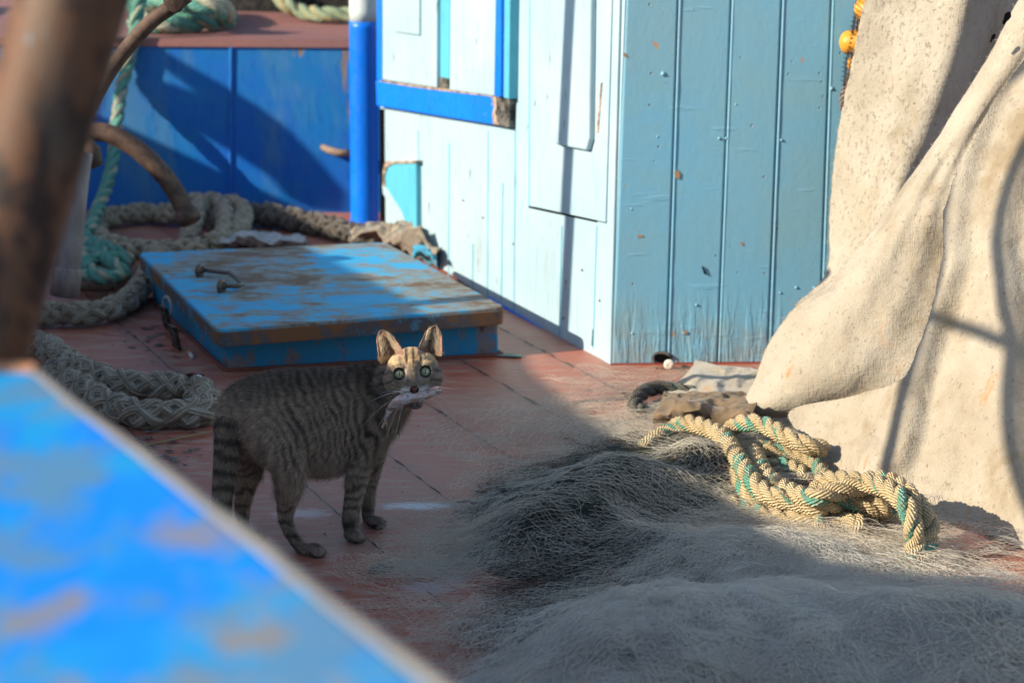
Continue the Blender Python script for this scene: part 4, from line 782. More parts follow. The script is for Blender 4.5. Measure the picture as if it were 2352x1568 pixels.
# frayed twine in the seams
tw = []
for kk in range(-6, 9):
    off = 1.3736+.18*kk
    for q in range(46):
        s_ = rng.uniform(2.2, 4.6); P0 = DN*off+np.array([-.427, .904])*0; base = np.array([*(DN*off), 0])+np.array([-.427, .904, 0])*(s_-1.2*0)
        L_ = rng.uniform(.01, .05); t = np.linspace(0, 1, 10)[:, None]; P = base+np.array([-.427, .904, 0])*(t-.5)*L_
        P = P+np.stack([fbm(P*55+q, 3)*.006, fbm(P*55+q+30, 3)*.004, np.abs(fbm(P*60+q*3, 2))*.004], 1)
        if -1.2 < P[0, 0] < 1.2: P[:, 2] = np.maximum(P[:, 2], .0022)+.0; tw.append(P)
tv, tq_ = btubes(np.array(tw), .0006); tag(mk('seam_twine', tv, tq_, M('dark_twine', .8).out((.03, .045, .045))), 'frayed dark caulking twine standing out of the deck seams', 'twine', kind='stuff')
# =============== the cat ===============
PX = 1/1560.
def tq(P, r, s=20): v, f = tube(P, r, s); return v, f
prims = []
def limb(pts, s=22, n=None):
    P = np.array([AT(x, y, Y) for x, y, Y, r in pts]); rr = np.array([[r*PX] for *_, r in pts]); C = catmull(np.hstack([P, rr]), n or len(pts)*6)
    prims.append(tube(C[:, :3], C[:, 3], s))
    prims.append(ell(C[0, :3], [C[0, 3]]*3)); prims.append(ell(C[-1, :3], [C[-1, 3]]*3))
def ell(c, r, axes=None, nu=20, nv=12):
    u = np.linspace(0, 2*np.pi, nu, endpoint=False); v = np.linspace(0, np.pi, nv+1)[1:-1]
    S = np.array([[math.cos(a)*math.sin(b), math.sin(a)*math.sin(b), math.cos(b)] for b in v for a in u]+[[0, 0, 1], [0, 0, -1]])*np.array(r)
    if axes is not None: S = S @ np.array(axes)
    f = []
    for i in range(nv-2):
        for j in range(nu): k = (j+1) % nu; f.append((i*nu+j, (i+1)*nu+j, (i+1)*nu+k, i*nu+k))
    t, b = len(S)-2, len(S)-1
    for j in range(nu): k = (j+1) % nu; f.append((t, j, k)); f.append((b, (nv-2)*nu+k, (nv-2)*nu+j))
    return S+np.array(c), f
# trunk: elliptical sections from rump to neck   (x, top y, bottom y, depth Y, half width)
st = [(506, 940, 985, 2.805, .016), (514, 918, 1003, 2.81, .028), (530, 896, 1020, 2.815, .038), (560, 877, 1042, 2.825, .047), (600, 864, 1058, 2.835, .053), (640, 856, 1072, 2.845, .056), (690, 852, 1086, 2.857, .058),
      (740, 851, 1090, 2.868, .058), (785, 849, 1078, 2.878, .053), (822, 842, 1058, 2.888, .052), (855, 840, 1030, 2.895, .047), (882, 842, 985, 2.90, .038), (900, 846, 955, 2.90, .032)]
ca = R(20); hd_ = np.array([math.cos(ca), math.sin(ca), 0]); lt_ = np.array([math.sin(ca), -math.cos(ca), 0])
cs = []; 
for x, t, b, Y, w_ in st:
    pt, pb_ = AT(x, t, Y), AT(x, b, Y); c = (pt+pb_)/2; cs.append([*c, (pt[2]-pb_[2])/2, w_])
cs = catmull(np.array(cs), 60); th = np.linspace(0, 2*np.pi, 32, endpoint=False); V = []
for c in cs:
    for a in th:
        egg = 1+.10*math.sin(-a); V.append(c[:3]+np.array([0, 0, 1])*math.sin(a)*c[3]+lt_*math.cos(a)*c[4]*egg)
f = [tuple(range(32))[::-1], tuple(range(59*32, 60*32))]
for i in range(59):
    for j in range(32): k = (j+1) % 32; f.append((i*32+j, i*32+k, (i+1)*32+k, (i+1)*32+j))
prims.append((np.array(V), f))
HY = 2.862; HC = AT(947, 862, HY)
limb([(835, 925, 2.895, 62), (872, 912, 2.90, 56), (903, 900, 2.892, 47), (928, 888, 2.885, 44)])
limb([(870, 975, 2.90, 46), (893, 945, 2.895, 42), (912, 915, 2.89, 36)])                                   # breast
# legs
limb([(585, 960, 2.80, 58), (625, 1010, 2.785, 52), (655, 1055, 2.772, 42), (665, 1100, 2.775, 33), (661, 1140, 2.787, 25), (656, 1178, 2.80, 18.5), (658, 1200, 2.803, 16), (672, 1230, 2.79, 14.5), (690, 1255, 2.778, 15), (708, 1270, 2.768, 16)])
limb([(560, 985, 2.86, 50), (570, 1050, 2.868, 38), (567, 1100, 2.87, 28), (558, 1150, 2.874, 20), (557, 1182, 2.876, 16), (560, 1210, 2.866, 13.5), (568, 1228, 2.856, 13), (580, 1238, 2.845, 14)])
limb([(850, 950, 2.865, 44), (842, 1010, 2.858, 38), (828, 1062, 2.848, 31), (819, 1110, 2.842, 24), (810, 1155, 2.838, 20.5), (805, 1190, 2.836, 19), (806, 1214, 2.832, 18)])
limb([(868, 960, 2.92, 34), (862, 1020, 2.93, 29), (852, 1080, 2.93, 24), (845, 1120, 2.925, 19), (845, 1160, 2.92, 16), (846, 1185, 2.915, 15), (852, 1200, 2.91, 15)])
def paw(x, y, Y, r, dirv, toes=True):
    c = AT(x, y, Y); d = nrm(np.array([*dirv, 0.])); s_ = np.array([-d[1], d[0], 0]); c[2] = r*PX*.72; ax = [d, s_, (0, 0, 1)]
    prims.append(ell(c, (r*PX*1.25, r*PX*1.05, r*PX*.72), ax))
    for k, o in enumerate((-.75, -.27, .27, .75)):
        p = c+d*r*PX*(1.05-.25*abs(o))+s_*r*PX*o*.95; p[2] = r*PX*.45; prims.append(ell(p, (r*PX*.48, r*PX*.34, r*PX*.44), ax, 12, 8))
paw(722, 1276, 2.765, 20, (.8, -.6)); paw(588, 1243, 2.83, 17, (.8, -.4)); paw(812, 1230, 2.825, 20, (.75, -.5)); paw(862, 1208, 2.885, 19, (.95, -.25))
# tail
TP = [(552, 912, 2.82, 21), (530, 930, 2.80, 22), (520, 968, 2.785, 22.5), (519, 1015, 2.775, 22), (517, 1065, 2.765, 21), (513, 1115, 2.755, 19.5), (510, 1160, 2.745, 17), (509, 1200, 2.735, 14), (511, 1225, 2.73, 9)]
limb(TP, 20, 60)
# head, in picture-sized units along its own axes
hf = nrm(CAM+(0, 0, -.10)-HC); hr = nrm(np.cross(hf, [0, 0, 1.])); hr = hr if hr[0] > 0 else -hr; hu = np.cross(hr, hf); hu = hu if hu[2] > 0 else -hu
rl = R(2.5); hr, hu = hr*math.cos(rl)+hu*math.sin(rl), hu*math.cos(rl)-hr*math.sin(rl); HA = [hr, hu, hf]
def H(x, y, z): return HC+(hr*x+hu*y+hf*z)*PX
def he(x, y, z, a, b, c): prims.append(ell(H(x, y, z), (a*PX, b*PX, c*PX), HA, 24, 14))
he(1, 8, -16, 60, 54, 58); he(1, 26, 4, 46, 38, 42); he(-37, -8, -2, 29, 33, 34); he(39, -8, -2, 29, 33, 34); he(-26, -30, 8, 22, 22, 26); he(29, -30, 8, 22, 22, 26); he(1, -12, 14, 40, 34, 36)
he(-13, -38, 44, 17, 14, 15); he(18, -38, 44, 17, 14, 15); he(3, -34, 32, 24, 20, 24); he(3, -63, 28, 17, 12, 20); he(2, -48, 12, 30, 20, 26)
P = np.array([H(1, 30, 38), H(1, 12, 46), H(2, -10, 56), H(3, -24, 62)]); prims.append(tube(catmull(P, 14), np.linspace(15, 9.5, 14)*PX, 16))
he(3, -28, 58, 7.5, 5, 5); he(-26, 23, 38, 17, 7, 9); he(28, 25, 38, 17, 7, 9)
for sx in (-30, 31):    # swelling round each eye
    th = np.linspace(0, 2*np.pi, 22); c_ = (sx, 7 if sx < 0 else 9); prims.append(tube(np.array([H(c_[0]+13.6*math.cos(t), c_[1]+13*math.sin(t), 37-.12*abs(13*math.cos(t))*(1 if math.cos(t)*sx > 0 else -.3)) for t in th]), 4.3*PX, 8, False))
# ears: curved shells
def ear(outer, inner, tip, back, depth):
    n, k = 15, 13; A = np.zeros((n, k, 3))
    for i, s in enumerate(np.linspace(0, 1, n)):
        q_ = 1-(1-s)**.82 if s < 1 else 1.; a = np.array(outer)*(1-q_)+np.array(tip)*q_; b = np.array(inner)*(1-q_)+np.array(tip)*q_; h_ = (np.array(tip)-np.array(outer))*(s-q_)+0; a = a+h_; b = b+h_; w5 = 5*math.sin(math.pi*min(1, max(0, (s-.5)*2))) ; a = a+np.array([np.sign(outer[0]-inner[0])*w5*.6, 0, 0]); b = b+np.array([np.sign(inner[0]-outer[0])*w5, 0, 0])
        bulge = np.array([np.sign(outer[0]-inner[0])*6*math.sin(math.pi*s), 0, 0]); a = a+bulge; b = b+np.array([np.sign(inner[0]-outer[0])*4.5*math.sin(math.pi*s), 0, 0])
        for j, u in enumerate(np.linspace(0, 1, k)):
            w_ = math.sin(math.pi*u); A[i, j] = a*(1-u)+b*u+np.array(back)*w_*depth*(1-s)**.75+np.array([0, 0, 0])
    pts = np.array([[H(*q) for q in r] for r in A]); gu = np.gradient(pts, axis=1); gv = np.gradient(pts, axis=0); N = nrm(np.cross(gu, gv)+1e-9)
    if (N.mean((0, 1))@hf) < 0: N = -N
    th_ = 2.6*PX; a = pts.reshape(-1, 3); b = (pts-N*th_).reshape(-1, 3); o = n*k; f = []
    for i in range(n-1):
        for j in range(k-1): q = (i*k+j, i*k+j+1, (i+1)*k+j+1, (i+1)*k+j); f += [q, tuple(x+o for x in q[::-1])]
    rim = [i*k for i in range(n)]+[(n-1)*k+j for j in range(1, k)]+[i*k+k-1 for i in range(n-2, -1, -1)]+[j for j in range(k-2, 0, -1)]
    for a_, b_ in zip(rim, rim[1:]+rim[:1]): f.append((a_, b_, b_+o, a_+o))
    return np.vstack([a, b]), f, pts, N
earL = ear((-72, 30, -6), (-16, 52, 2), (-69, 110, -10), (.15, 0, -1), 26); earR = ear((71, 36, -6), (17, 57, 2), (63, 113, -10), (-.3, 0, -1), 26)
prims += [earL[:2], earR[:2]]
V, f = merge(prims); bm_o = mk('tmp', V, f, None); fixn(bm_o); rm = bm_o.modifiers.new('r', 'REMESH'); rm.mode = 'VOXEL'; rm.voxel_size = .00135; rm.adaptivity = 0
dg = bpy.context.evaluated_depsgraph_get(); ev = bm_o.evaluated_get(dg); me = ev.to_mesh(); nv_ = len(me.vertices); co = np.zeros(nv_*3, np.float32); me.vertices.foreach_get('co', co); co = co.reshape(-1, 3).astype(float)
npoly = len(me.polygons); tot = np.zeros(npoly, np.int32); me.polygons.foreach_get('loop_total', tot); li = np.zeros(len(me.loops), np.int32); me.loops.foreach_get('vertex_index', li)
assert (tot == 4).all(); CQ_ = li.reshape(-1, 4).copy(); ed = np.zeros(len(me.edges)*2, np.int32); me.edges.foreach_get('vertices', ed); ed = ed.reshape(-1, 2)
ev.to_mesh_clear(); bpy.data.objects.remove(bm_o)
deg = np.bincount(ed.ravel(), minlength=nv_)[:, None].astype(float)
def lap(a):
    s = np.zeros_like(a)
    for k in range(a.shape[1]): s[:, k] = np.bincount(ed[:, 0], a[ed[:, 1], k], nv_)+np.bincount(ed[:, 1], a[ed[:, 0], k], nv_)
    return s/deg
hd3 = (co-HC)@np.array(HA).T/PX       # head coordinates of every point
isear = (hd3[:, 1] > 44) & (np.abs(hd3[:, 0]) > 16) & (hd3[:, 1]+hd3[:, 2] > 20)
headw = np.clip((82-np.linalg.norm(hd3*[1, 1, .8], axis=1))/14, 0, 1); headw = np.where(isear, 1, headw)
for it in range(26):
    k = np.where(it < 4, 1., 1-headw)[:, None] if it < 26 else 0
    if it >= 4: k = (1-headw)[:, None]
    if it < 4: k = (1-.75*isear)[:, None]
    co = co+(lap(co)-co)*.6*k
# eye sockets: press the skin in behind each eyeball
EY = [(-29.5, 6.5), (30.5, 8.5)]
for ex, ey in EY:
    d = hd3[:, :2]-[ex, ey]; rr_ = np.linalg.norm(d, axis=1); s = (rr_ < 13.5) & (hd3[:, 2] > 12); tz = 27+np.clip(rr_-11, 0, 3)*2; q = np.minimum((co-HC)@hf/PX, tz)
    co[s] = co[s]+((q[s]-((co[s]-HC)@hf/PX))*PX)[:, None]*hf
hd3 = (co-HC)@np.array(HA).T/PX
nf = nrm(np.cross(co[CQ_[:, 2]]-co[CQ_[:, 0]], co[CQ_[:, 3]]-co[CQ_[:, 1]])); vn = np.zeros((nv_, 3))
for k in range(4):
    for c in range(3): vn[:, c] += np.bincount(CQ_[:, k], nf[:, c], nv_)
vn = nrm(vn)
if ((vn*(co-co.mean(0))).sum(1) > 0).mean() < .5: CQ_ = CQ_[:, ::-1]; vn = -vn; nf = -nf
# ---- regions, from the skeleton: body coordinates u (rump to chest), z ----
u = (co-AT(502, 930, 2.81))@hd_; z = co[:, 2]; lat = (co-AT(502, 930, 2.81))@lt_
TC = catmull(np.array([[*AT(x, y, Y), 0] for x, y, Y, r in TP]), 60)[:, :3]; dt = np.linalg.norm(co[:, None]-TC[None], axis=2); tin = dt.argmin(1); tdist = dt.min(1)
istail = (tdist < .024) & (tin > 12) & ((co@hd_) < (AT(545, 1000, 2.80)@hd_)+.0)
ishead = np.linalg.norm(hd3*[1, 1, .85], axis=1) < 88; ishead |= isear & (hd3[:, 1] < 140) & (np.abs(hd3[:, 0]) < 100) & (np.abs(hd3[:, 2]) < 60)
isleg = (z < .125) & ~istail & ~ishead
nz_ = fbm(co*42, 3); nz2 = fbm(co*18+7, 3); fine = fbm(co*230, 2)
def sst(a, b, x): t = np.clip((x-a)/(b-a), 0, 1); return t*t*(3-2*t)
LIGHTC = np.array([.36, .26, .18]); DARKC = np.array([.024, .017, .0125]); WARM = np.array([.36, .26, .19])
# trunk: narrow wavering upright stripes, a dark saddle along the spine, warm belly
ph = u/.0130+nz2*1.7+nz_*.75+(z-.18)*14*np.sin(u*9+.5)
stripe = sst(-.15, .55, np.sin(ph*2*np.pi)+.5*nz_)
stripe *= (.50+.5*sst(.05, .10, u))*(.68+.32*sst(-.35, .25, fbm(co*[30, 30, 55]+3, 3))); sp = sst(.215, .248, z)
col = LIGHTC*(1-stripe[:, None]*.95)+DARKC*stripe[:, None]*.95
col = col*(1-.62*sp[:, None])+DARKC*.62*sp[:, None]
belly = sst(.155, .105, z)*sst(.05, .09, u)*sst(.20, .165, u)*(~isleg | (z > .085)); col = col*(1-.85*belly[:, None])+(WARM*1.0)*.85*belly[:, None]
sho = sst(.19, .23, u)*(1-ishead); col = col*(1-.40*sho[:, None])+DARKC*.40*sho[:, None]
br_ = sst(.225, .25, u)*sst(.24, .19, z)*(vn@np.array([.9, .1, -.2]) > .1); col = col*(1-.6*br_[:, None])+(WARM*.9)*.6*br_[:, None]
# legs: cross bars, dark soles, pale toes
lp = z/.020+nz_*.9+.5*nz2; lb = sst(.0, .6, np.sin(lp*2*np.pi)+.3*nz_); lg = (LIGHTC*.95)*(1-.72*lb[:, None])+DARKC*.72*lb[:, None]
lo_ = sst(.055, .02, z)*(nrm(vn)@hd_ < .25); lg = lg*(1-.6*lo_[:, None])+DARKC*.6*lo_[:, None]
toe = sst(.024, .012, z)*(vn[:, 2] > .1); lg = lg*(1-.6*toe[:, None])+WARM*.8*.6*toe[:, None]
inn = sst(.1, .6, nrm(vn)@hd_)*.45; lg = lg*(1-inn[:, None])+WARM*inn[:, None]
wl = sst(.135, .105, z)*(~istail)*(~ishead)*(1-belly); col = col*(1-wl[:, None])+lg*wl[:, None]
tl = tin/60.*9.5+nz_*.5; tb = sst(-.1, .5, np.sin(tl*2*np.pi)); tcol = LIGHTC*1.05*(1-.75*tb[:, None])+DARKC*.75*tb[:, None]; tcol = tcol*.6; tcol = tcol*(1-.8*sst(54, 58, tin)[:, None])+DARKC*.8*sst(54, 58, tin)[:, None]
col = np.where(istail[:, None], tcol, col)
# head
X, Yh, Zh = hd3.T; SUNGOLDC = np.array([.60, .43, .24]); hc = np.array([.30, .235, .17])*np.ones((nv_, 1))
cr = sst(14, 34, Yh); hc = hc*(1-cr[:, None])+SUNGOLDC*cr[:, None]  # crown lighter and golder: sunlight put into the coat colour
fs = sst(.1, .7, np.sin((X-1)*.42+nz_*.8)+.25*nz_)*sst(18, 30, Yh)*sst(34, 24, np.abs(X-1))*(~isear); hc = hc*(1-.85*fs[:, None])+DARKC*1.6*.85*fs[:, None]
ck = sst(.3, .8, np.sin((Yh+np.abs(X)*.35)*.30+nz_))*sst(34, 46, np.abs(X))*sst(22, 10, Yh); hc = hc*(1-.6*ck[:, None])+DARKC*.6*ck[:, None]
nb_ = sst(11, 6, np.abs(X-1.5))*sst(26, 12, Yh)*sst(-34, -20, Yh)*(Zh > 25); hc = hc*(1-.35*nb_[:, None])+np.array([.11, .095, .085])*.35*nb_[:, None]
for sx in (-15.5, 18.5):
    wb = sst(6, 2, np.abs(X-sx-(Yh-10)*.05*np.sign(sx)))*sst(-16, -6, Yh)*sst(26, 12, Yh)*(Zh > 10); hc = hc*(1-.8*wb[:, None])+np.array([.66, .60, .53])*.85*wb[:, None]
for (ex, ey) in EY:
    rr_ = np.hypot(X-ex, (Yh-ey)); rim_ = sst(14.6, 13.2, rr_)*(Zh > 10); pale_ring = sst(21, 16, rr_)*sst(13.5, 16, rr_)*(Zh > 10); hc = hc*(1-.35*pale_ring[:, None])+np.array([.42, .35, .27])*.35*pale_ring[:, None]  # dark rim and a ring of paler fur round the eye
    icn = np.exp(-(((X-ex*.62)/5)**2+((Yh-ey+9)/9)**2))*(Zh > 20); hc = hc*(1-.7*icn[:, None])+DARKC*.7*icn[:, None]
    hc = hc*(1-.97*rim_[:, None])+np.array([.012, .010, .009])*.97*rim_[:, None]
mz = sst(-21, -28, Yh)*sst(34, 24, np.abs(X-3))*(Zh > 22); hc = hc*(1-.75*mz[:, None])+np.array([.72, .65, .56])*.8*mz[:, None]
wl_ = sst(.4, .9, np.sin((Yh-.25*np.abs(X-3))*.95))*sst(8, 12, np.abs(X-3))*sst(30, 24, np.abs(X-3))*sst(-24, -30, Yh)*sst(-50, -44, Yh)*(Zh > 25); hc = hc*(1-.6*wl_[:, None])+DARKC*.6*wl_[:, None]
ns_ = (np.abs(X-3) < (Yh+37.5)*.85) & (Yh < -25.5) & (Yh > -37) & (Zh > 45) ; hc[ns_] = (.24, .095, .06)
nsr = (np.hypot((X-3)/11, (Yh+31)/8.5) < 1) & (Zh > 42) & ~ns_; hc[nsr] = (.03, .022, .02)
nst = ((np.hypot((X+3.5)/3, (Yh+33)/2) < 1) | (np.hypot((X-9.5)/3, (Yh+33)/2) < 1)) & (Zh > 45); hc[nst] = (.02, .01, .01)
ph_ = (np.abs(X-3) < 1.2) & (Yh < -37) & (Yh > -46) & (Zh > 35); hc[ph_] = (.03, .02, .02)
chin = sst(-56, -62, Yh)*(Zh > 10); hc = hc*(1-.8*chin[:, None])+np.array([.10, .055, .045])*.8*chin[:, None]
front = (vn@hf) > .05; er = isear & front; hc[er] = np.array([.40, .235, .165])+fine[er, None]*.05
cen_ = (np.abs(np.abs(X)-52) < 14) & (Yh < 82) & er; hc[cen_] = (.20, .11, .075); er2 = isear & ~front; hc[er2] = (.20, .16, .12)
tipd = np.maximum(sst(95, 108, Yh), 0)*isear; hc = hc*(1-.6*tipd[:, None])+np.array([.14, .11, .09])*.6*tipd[:, None]
hw = sst(92, 78, np.linalg.norm(hd3*[1, 1, .85], axis=1)); hw = np.where(isear & ishead, 1, hw); col = col*(1-hw[:, None])+hc*hw[:, None]
tick = vnoise(np.stack([u*80+z*60, z*300-u*150, lat*120], 1))*.17+vnoise(np.stack([u*200, z*520-u*200, lat*200], 1))*.16
ang_ = np.arctan2(X-3, Yh+24); rd_ = np.hypot(X-3, Yh+24); htick = vnoise(np.stack([ang_*16, rd_*.11, Zh*.03], 1))*.36+vnoise(np.stack([ang_*34, rd_*.2, Zh*.05], 1))*.2
okh = ishead & ~(Zh < -20) & (rd_ > 12); tick = np.where(okh, htick, tick); dk_ = (hc < .03).all(1) & ishead; tick = np.where(dk_, 0, tick); col = col*(1+tick[:, None])
col = np.clip(col*(1+.22*fine[:, None]+.12*nz_[:, None]), .004, 1)
def furmat(name, rough=.7):
    m = M(name, rough, .25); m.out(m.attr('coat', 'Color')); m.b.inputs['Sheen Weight'].default_value = .15; return m.m
cat = thing('cat', G(700, 1240), 'grey tabby cat standing on the red deck holding a fish, looking at the camera', 'cat')
skin = M('cat_skin', .75, .2); skin.out(skin.attr('coat', 'Color'), skin.bump(skin.noise(skin.coord(scale=(1, 1, .5)), 420, 4, .7), .5, .001)); 
mk('body', co, CQ_, skin.m, cat, cols={'coat': col*.8})
# eyes
em = M('cat_eye', .06, .8); tcn = em.coord(kind='UV'); ex_, ey_, _ = em.sep(tcn)
dx = em.math('SUBTRACT', ex_, .5); dy = em.math('SUBTRACT', ey_, .5); rad_ = em.math('SQRT', em.math('ADD', em.math('MULTIPLY', dx, dx), em.math('MULTIPLY', dy, dy)))
pu = em.math('SQRT', em.math('ADD', em.math('POWER', em.math('DIVIDE', dx, .052), 2.), em.math('POWER', em.math('DIVIDE', dy, .17), 2.)))
irn = em.noise(em.coord(kind='UV', scale=(1, 1, 1)), 14, 4, .6)
c_ = em.mix(em.ramp(rad_, .08, .36), (.46, .47, .25), (.34, .37, .24)); c_ = em.mix(em.math('MULTIPLY', irn, .4), c_, (.56, .56, .36)); c_ = em.mix(em.ramp(rad_, .375, .405), c_, (.012, .014, .01)); c_ = em.mix(em.ramp(pu, .85, 1.1, 1, 0), c_, (.004, .004, .004))
em.out(c_, Coat_Weight=1.0, Coat_Roughness=.02)
for (ex, ey) in EY:
    c = H(ex, ey, 22.2); v, f_ = ell((0, 0, 0), (1, 1, 1), None, 40, 24); f3 = nrm(CAM-c); r3 = nrm(np.cross(f3, hu)); r3 = r3 if r3[0] > 0 else -r3; u3 = np.cross(f3, r3)
    if u3@hu < 0: u3 = -u3
    W = c+(v[:, :1]*r3+v[:, 1:2]*u3+v[:, 2:]*f3)*14.4*PX; mk('eyeball', W, f_, em.m, cat, uv=np.stack([.5+v[:, 0]*.46, .5+v[:, 1]*.46], 1))
# lids: dark rims round each eye
lm = M('eyelid_rim', .35, .5).out((.012, .010, .009))
for (ex, ey) in EY:
    sg_ = np.sign(ex); th = np.linspace(0, 2*np.pi, 40); pts = []
    for t in th:
        rx_ = 11.8+(.9 if math.cos(t)*sg_ > .6 else 0); ry2 = 11.0 if math.sin(t) < 0 else 9.6; pts.append(H(ex+rx_*math.cos(t), ey+ry2*math.sin(t)+(-1.2 if math.cos(t)*sg_ < -.7 else 0), 32.5))
    mk('eyelid', *tube(np.array(pts), 1.25*PX, 8, False), lm, cat)
# ---- coat: tapered hairs following the lie of the fur ----
def coat(name, sel, count, L0, L1, wid, lift, seed, jit=.25):
    g = np.random.default_rng(seed); fsel = np.where(sel[CQ_].all(1))[0]; q = co[CQ_[fsel]]; ar = np.linalg.norm(np.cross(q[:, 2]-q[:, 0], q[:, 3]-q[:, 1]), axis=1); fi = fsel[g.choice(len(fsel), count, p=ar/ar.sum())]
    a, b = g.random((2, count, 1)); q = CQ_[fi]; bl = lambda A: (A[q[:, 0]]*(1-a)+A[q[:, 1]]*a)*(1-b)+(A[q[:, 3]]*(1-a)+A[q[:, 2]]*a)*b
    p = bl(co); n = nrm(bl(vn)); c = bl(col); dd = bl(FLOW); t = dd-n*(dd*n).sum(1)[:, None]; t = nrm(t+g.normal(0, jit, (count, 3))*.8); t = nrm(t-n*(t*n).sum(1)[:, None])
    l = (L0+(L1-L0)*g.random(count))[:, None]*bl(LEN[:, None]); lf_ = lift*(.6+.8*g.random((count, 1)))
    d0 = nrm(t+n*lf_*1.4); d1 = nrm(t+n*lf_*.35+np.array([0, 0, -.10])); m1 = p+d0*l*.5; tip = m1+d1*l*.5; p = p-n*.0006
    view = nrm(CAM-p); s_ = nrm(np.cross(d0, g.normal(0, .6, (count, 3))+n*1.0)); w_ = wid*(.7+.6*g.random((count, 1)))
    V = np.stack([p-s_*w_*.5, p+s_*w_*.5, m1+s_*w_*.38, m1-s_*w_*.38, tip+s_*w_*.06, tip-s_*w_*.06], 1); k = np.arange(count)[:, None]*6
    Q = np.concatenate([k+[0, 1, 2, 3], k+[3, 2, 4, 5]]); br = .62+.85*g.random((count, 1, 1))**1.3
    tipc = np.array([1, 1, 1.15, 1.15, 1.35, 1.35])[None, :, None]; cc = np.clip(c[:, None]*br*tipc, .003, .9)
    keep = V.reshape(-1, 3); keep[:, 2] = np.maximum(keep[:, 2], .0008)
    return mk(name, keep, Q, furmat(name+'_mat'), cat, cols={'coat': cc.reshape(-1, 3)})
FLOW = np.zeros((nv_, 3)); LEN = np.ones(nv_)
FLOW[:] = -hd_*.75+np.array([0, 0, -.55]); top_ = sst(.19, .24, z)[:, None]; FLOW = FLOW*(1-top_)+(-hd_*1+np.array([0, 0, -.15]))*top_
lgw = sst(.13, .09, z)[:, None]; FLOW = FLOW*(1-lgw)+np.array([.1, 0, -1])*lgw; LEN = LEN*(1-.5*lgw[:, 0]); pw = z < .022; FLOW[pw] = hd_*.4+np.array([.3, -.4, -.2]); LEN[pw] = .28
bl_ = belly > .3; LEN[bl_] = 1.25; FLOW[bl_] = -hd_*.3+np.array([0, -.2, -1])
tg_ = nrm(np.gradient(TC, axis=0)); FLOW[istail] = tg_[tin[istail]]; LEN[istail] = 1.0
fw = sst(.225, .26, u)*(~ishead); LEN *= 1+.2*fw
hflow = ((X-3)[:, None]*hr+(Yh+22)[:, None]*hu*np.where(Yh > -22, 1, .6)[:, None]); hflow = nrm(hflow)-hf*.35
k = ishead; FLOW[k] = hflow[k]; LEN[k] = np.clip(.28+.32*np.hypot(X, Yh)[k]/70, .2, .62)*np.where(Yh[k] < -18, .8, 1)
FLOW[isear & ishead] = hu*1.0; LEN[isear & ishead] = .30
eyez = np.minimum(np.hypot(X-EY[0][0], Yh-EY[0][1]), np.hypot(X-EY[1][0], Yh-EY[1][1])) < 16.5; noz = (np.hypot((X-3)/14, (Yh+31)/10) < 1) & (Zh > 42)
mou = (np.abs(X-3) < 22) & (Yh < -50) & (Yh > -60) & (Zh > 30)
bodysel = ~ishead; headsel = ishead & ~(eyez & (Zh > 5)) & ~noz & ~mou & ~(isear & front)
coat('fur', bodysel & ~istail, 190000, .005, .010, .00044, .30, 1, .30)
coat('guard_hair', bodysel & ~istail, 34000, .009, .016, .00030, .8, 9, .5)
coat('tail_fur', istail, 20000, .007, .013, .00048, .5, 2, .38)
coat('face_fur', headsel, 70000, .008, .014, .00034, .26, 3, .25)
# tufts inside the ears
for E, sx in ((earL, 1), (earR, -1)):
    pts, N = E[2], E[3]; g = np.random.default_rng(7+sx); P0 = []; 
    for _ in range(420):
        i = g.integers(2, 10); inner_ = g.random() < .72; j = g.integers(9, 12) if inner_ else g.integers(1, 5); p = pts[i, j]; tgt = pts[min(14, i+g.integers(2, 5)), 4 if inner_ else 7]; L_ = g.uniform(.006, .014); d = nrm(tgt-p+hu*.014+hf*.008); t = np.linspace(0, 1, 5)[:, None]
        P0.append(p+d*L_*t+g.normal(0, .1, 3)*L_*t*t)
    tv_, tq2 = btubes(np.array(P0), (.00034*np.linspace(1, .3, 5))[None]); mk('ear_tuft', tv_, tq2, M('ear_tuft_mat', .6).out((.75, .62, .42)), cat)
# whiskers
wm = M('whisker_mat', .3, .5).out((.85, .83, .78)); g = np.random.default_rng(4)
for sx, lst in ((-1, ((-20, -34, 96, -4), (-22, -38, 112, -26), (-22, -41, 120, -44), (-21, -44, 118, -60), (-18, -46, 110, -70), (-22, -36, 70, 12), (-20, -42, 90, -55))), (1, ((24, -33, 86, 8), (26, -37, 96, 2), (26, -40, 92, -18), (24, -44, 78, -34), (24, -35, 60, 22)))):
    for (x, y, l, a) in lst:
        a = R(a); t = np.linspace(0, 1, 14); P = np.array([H(x+sx*l*.82*s*math.cos(a), y+l*.82*s*math.sin(a)+sx*0-14*s*s+9*s*(1-s), 50-18*s) for s in t]); mk('whisker', *tube(P, np.linspace(.00032, .00008, 14), 5), wm, cat)
for sx in (-1, 1):
    for k in range(3):
        t = np.linspace(0, 1, 8); P = np.array([H(sx*24+sx*(6+7*k)*s, 26+(26-4*k)*s, 42-6*s) for s in t]); mk('brow_whisker', *tube(P, np.linspace(.0002, .00006, 8), 4), wm, cat)
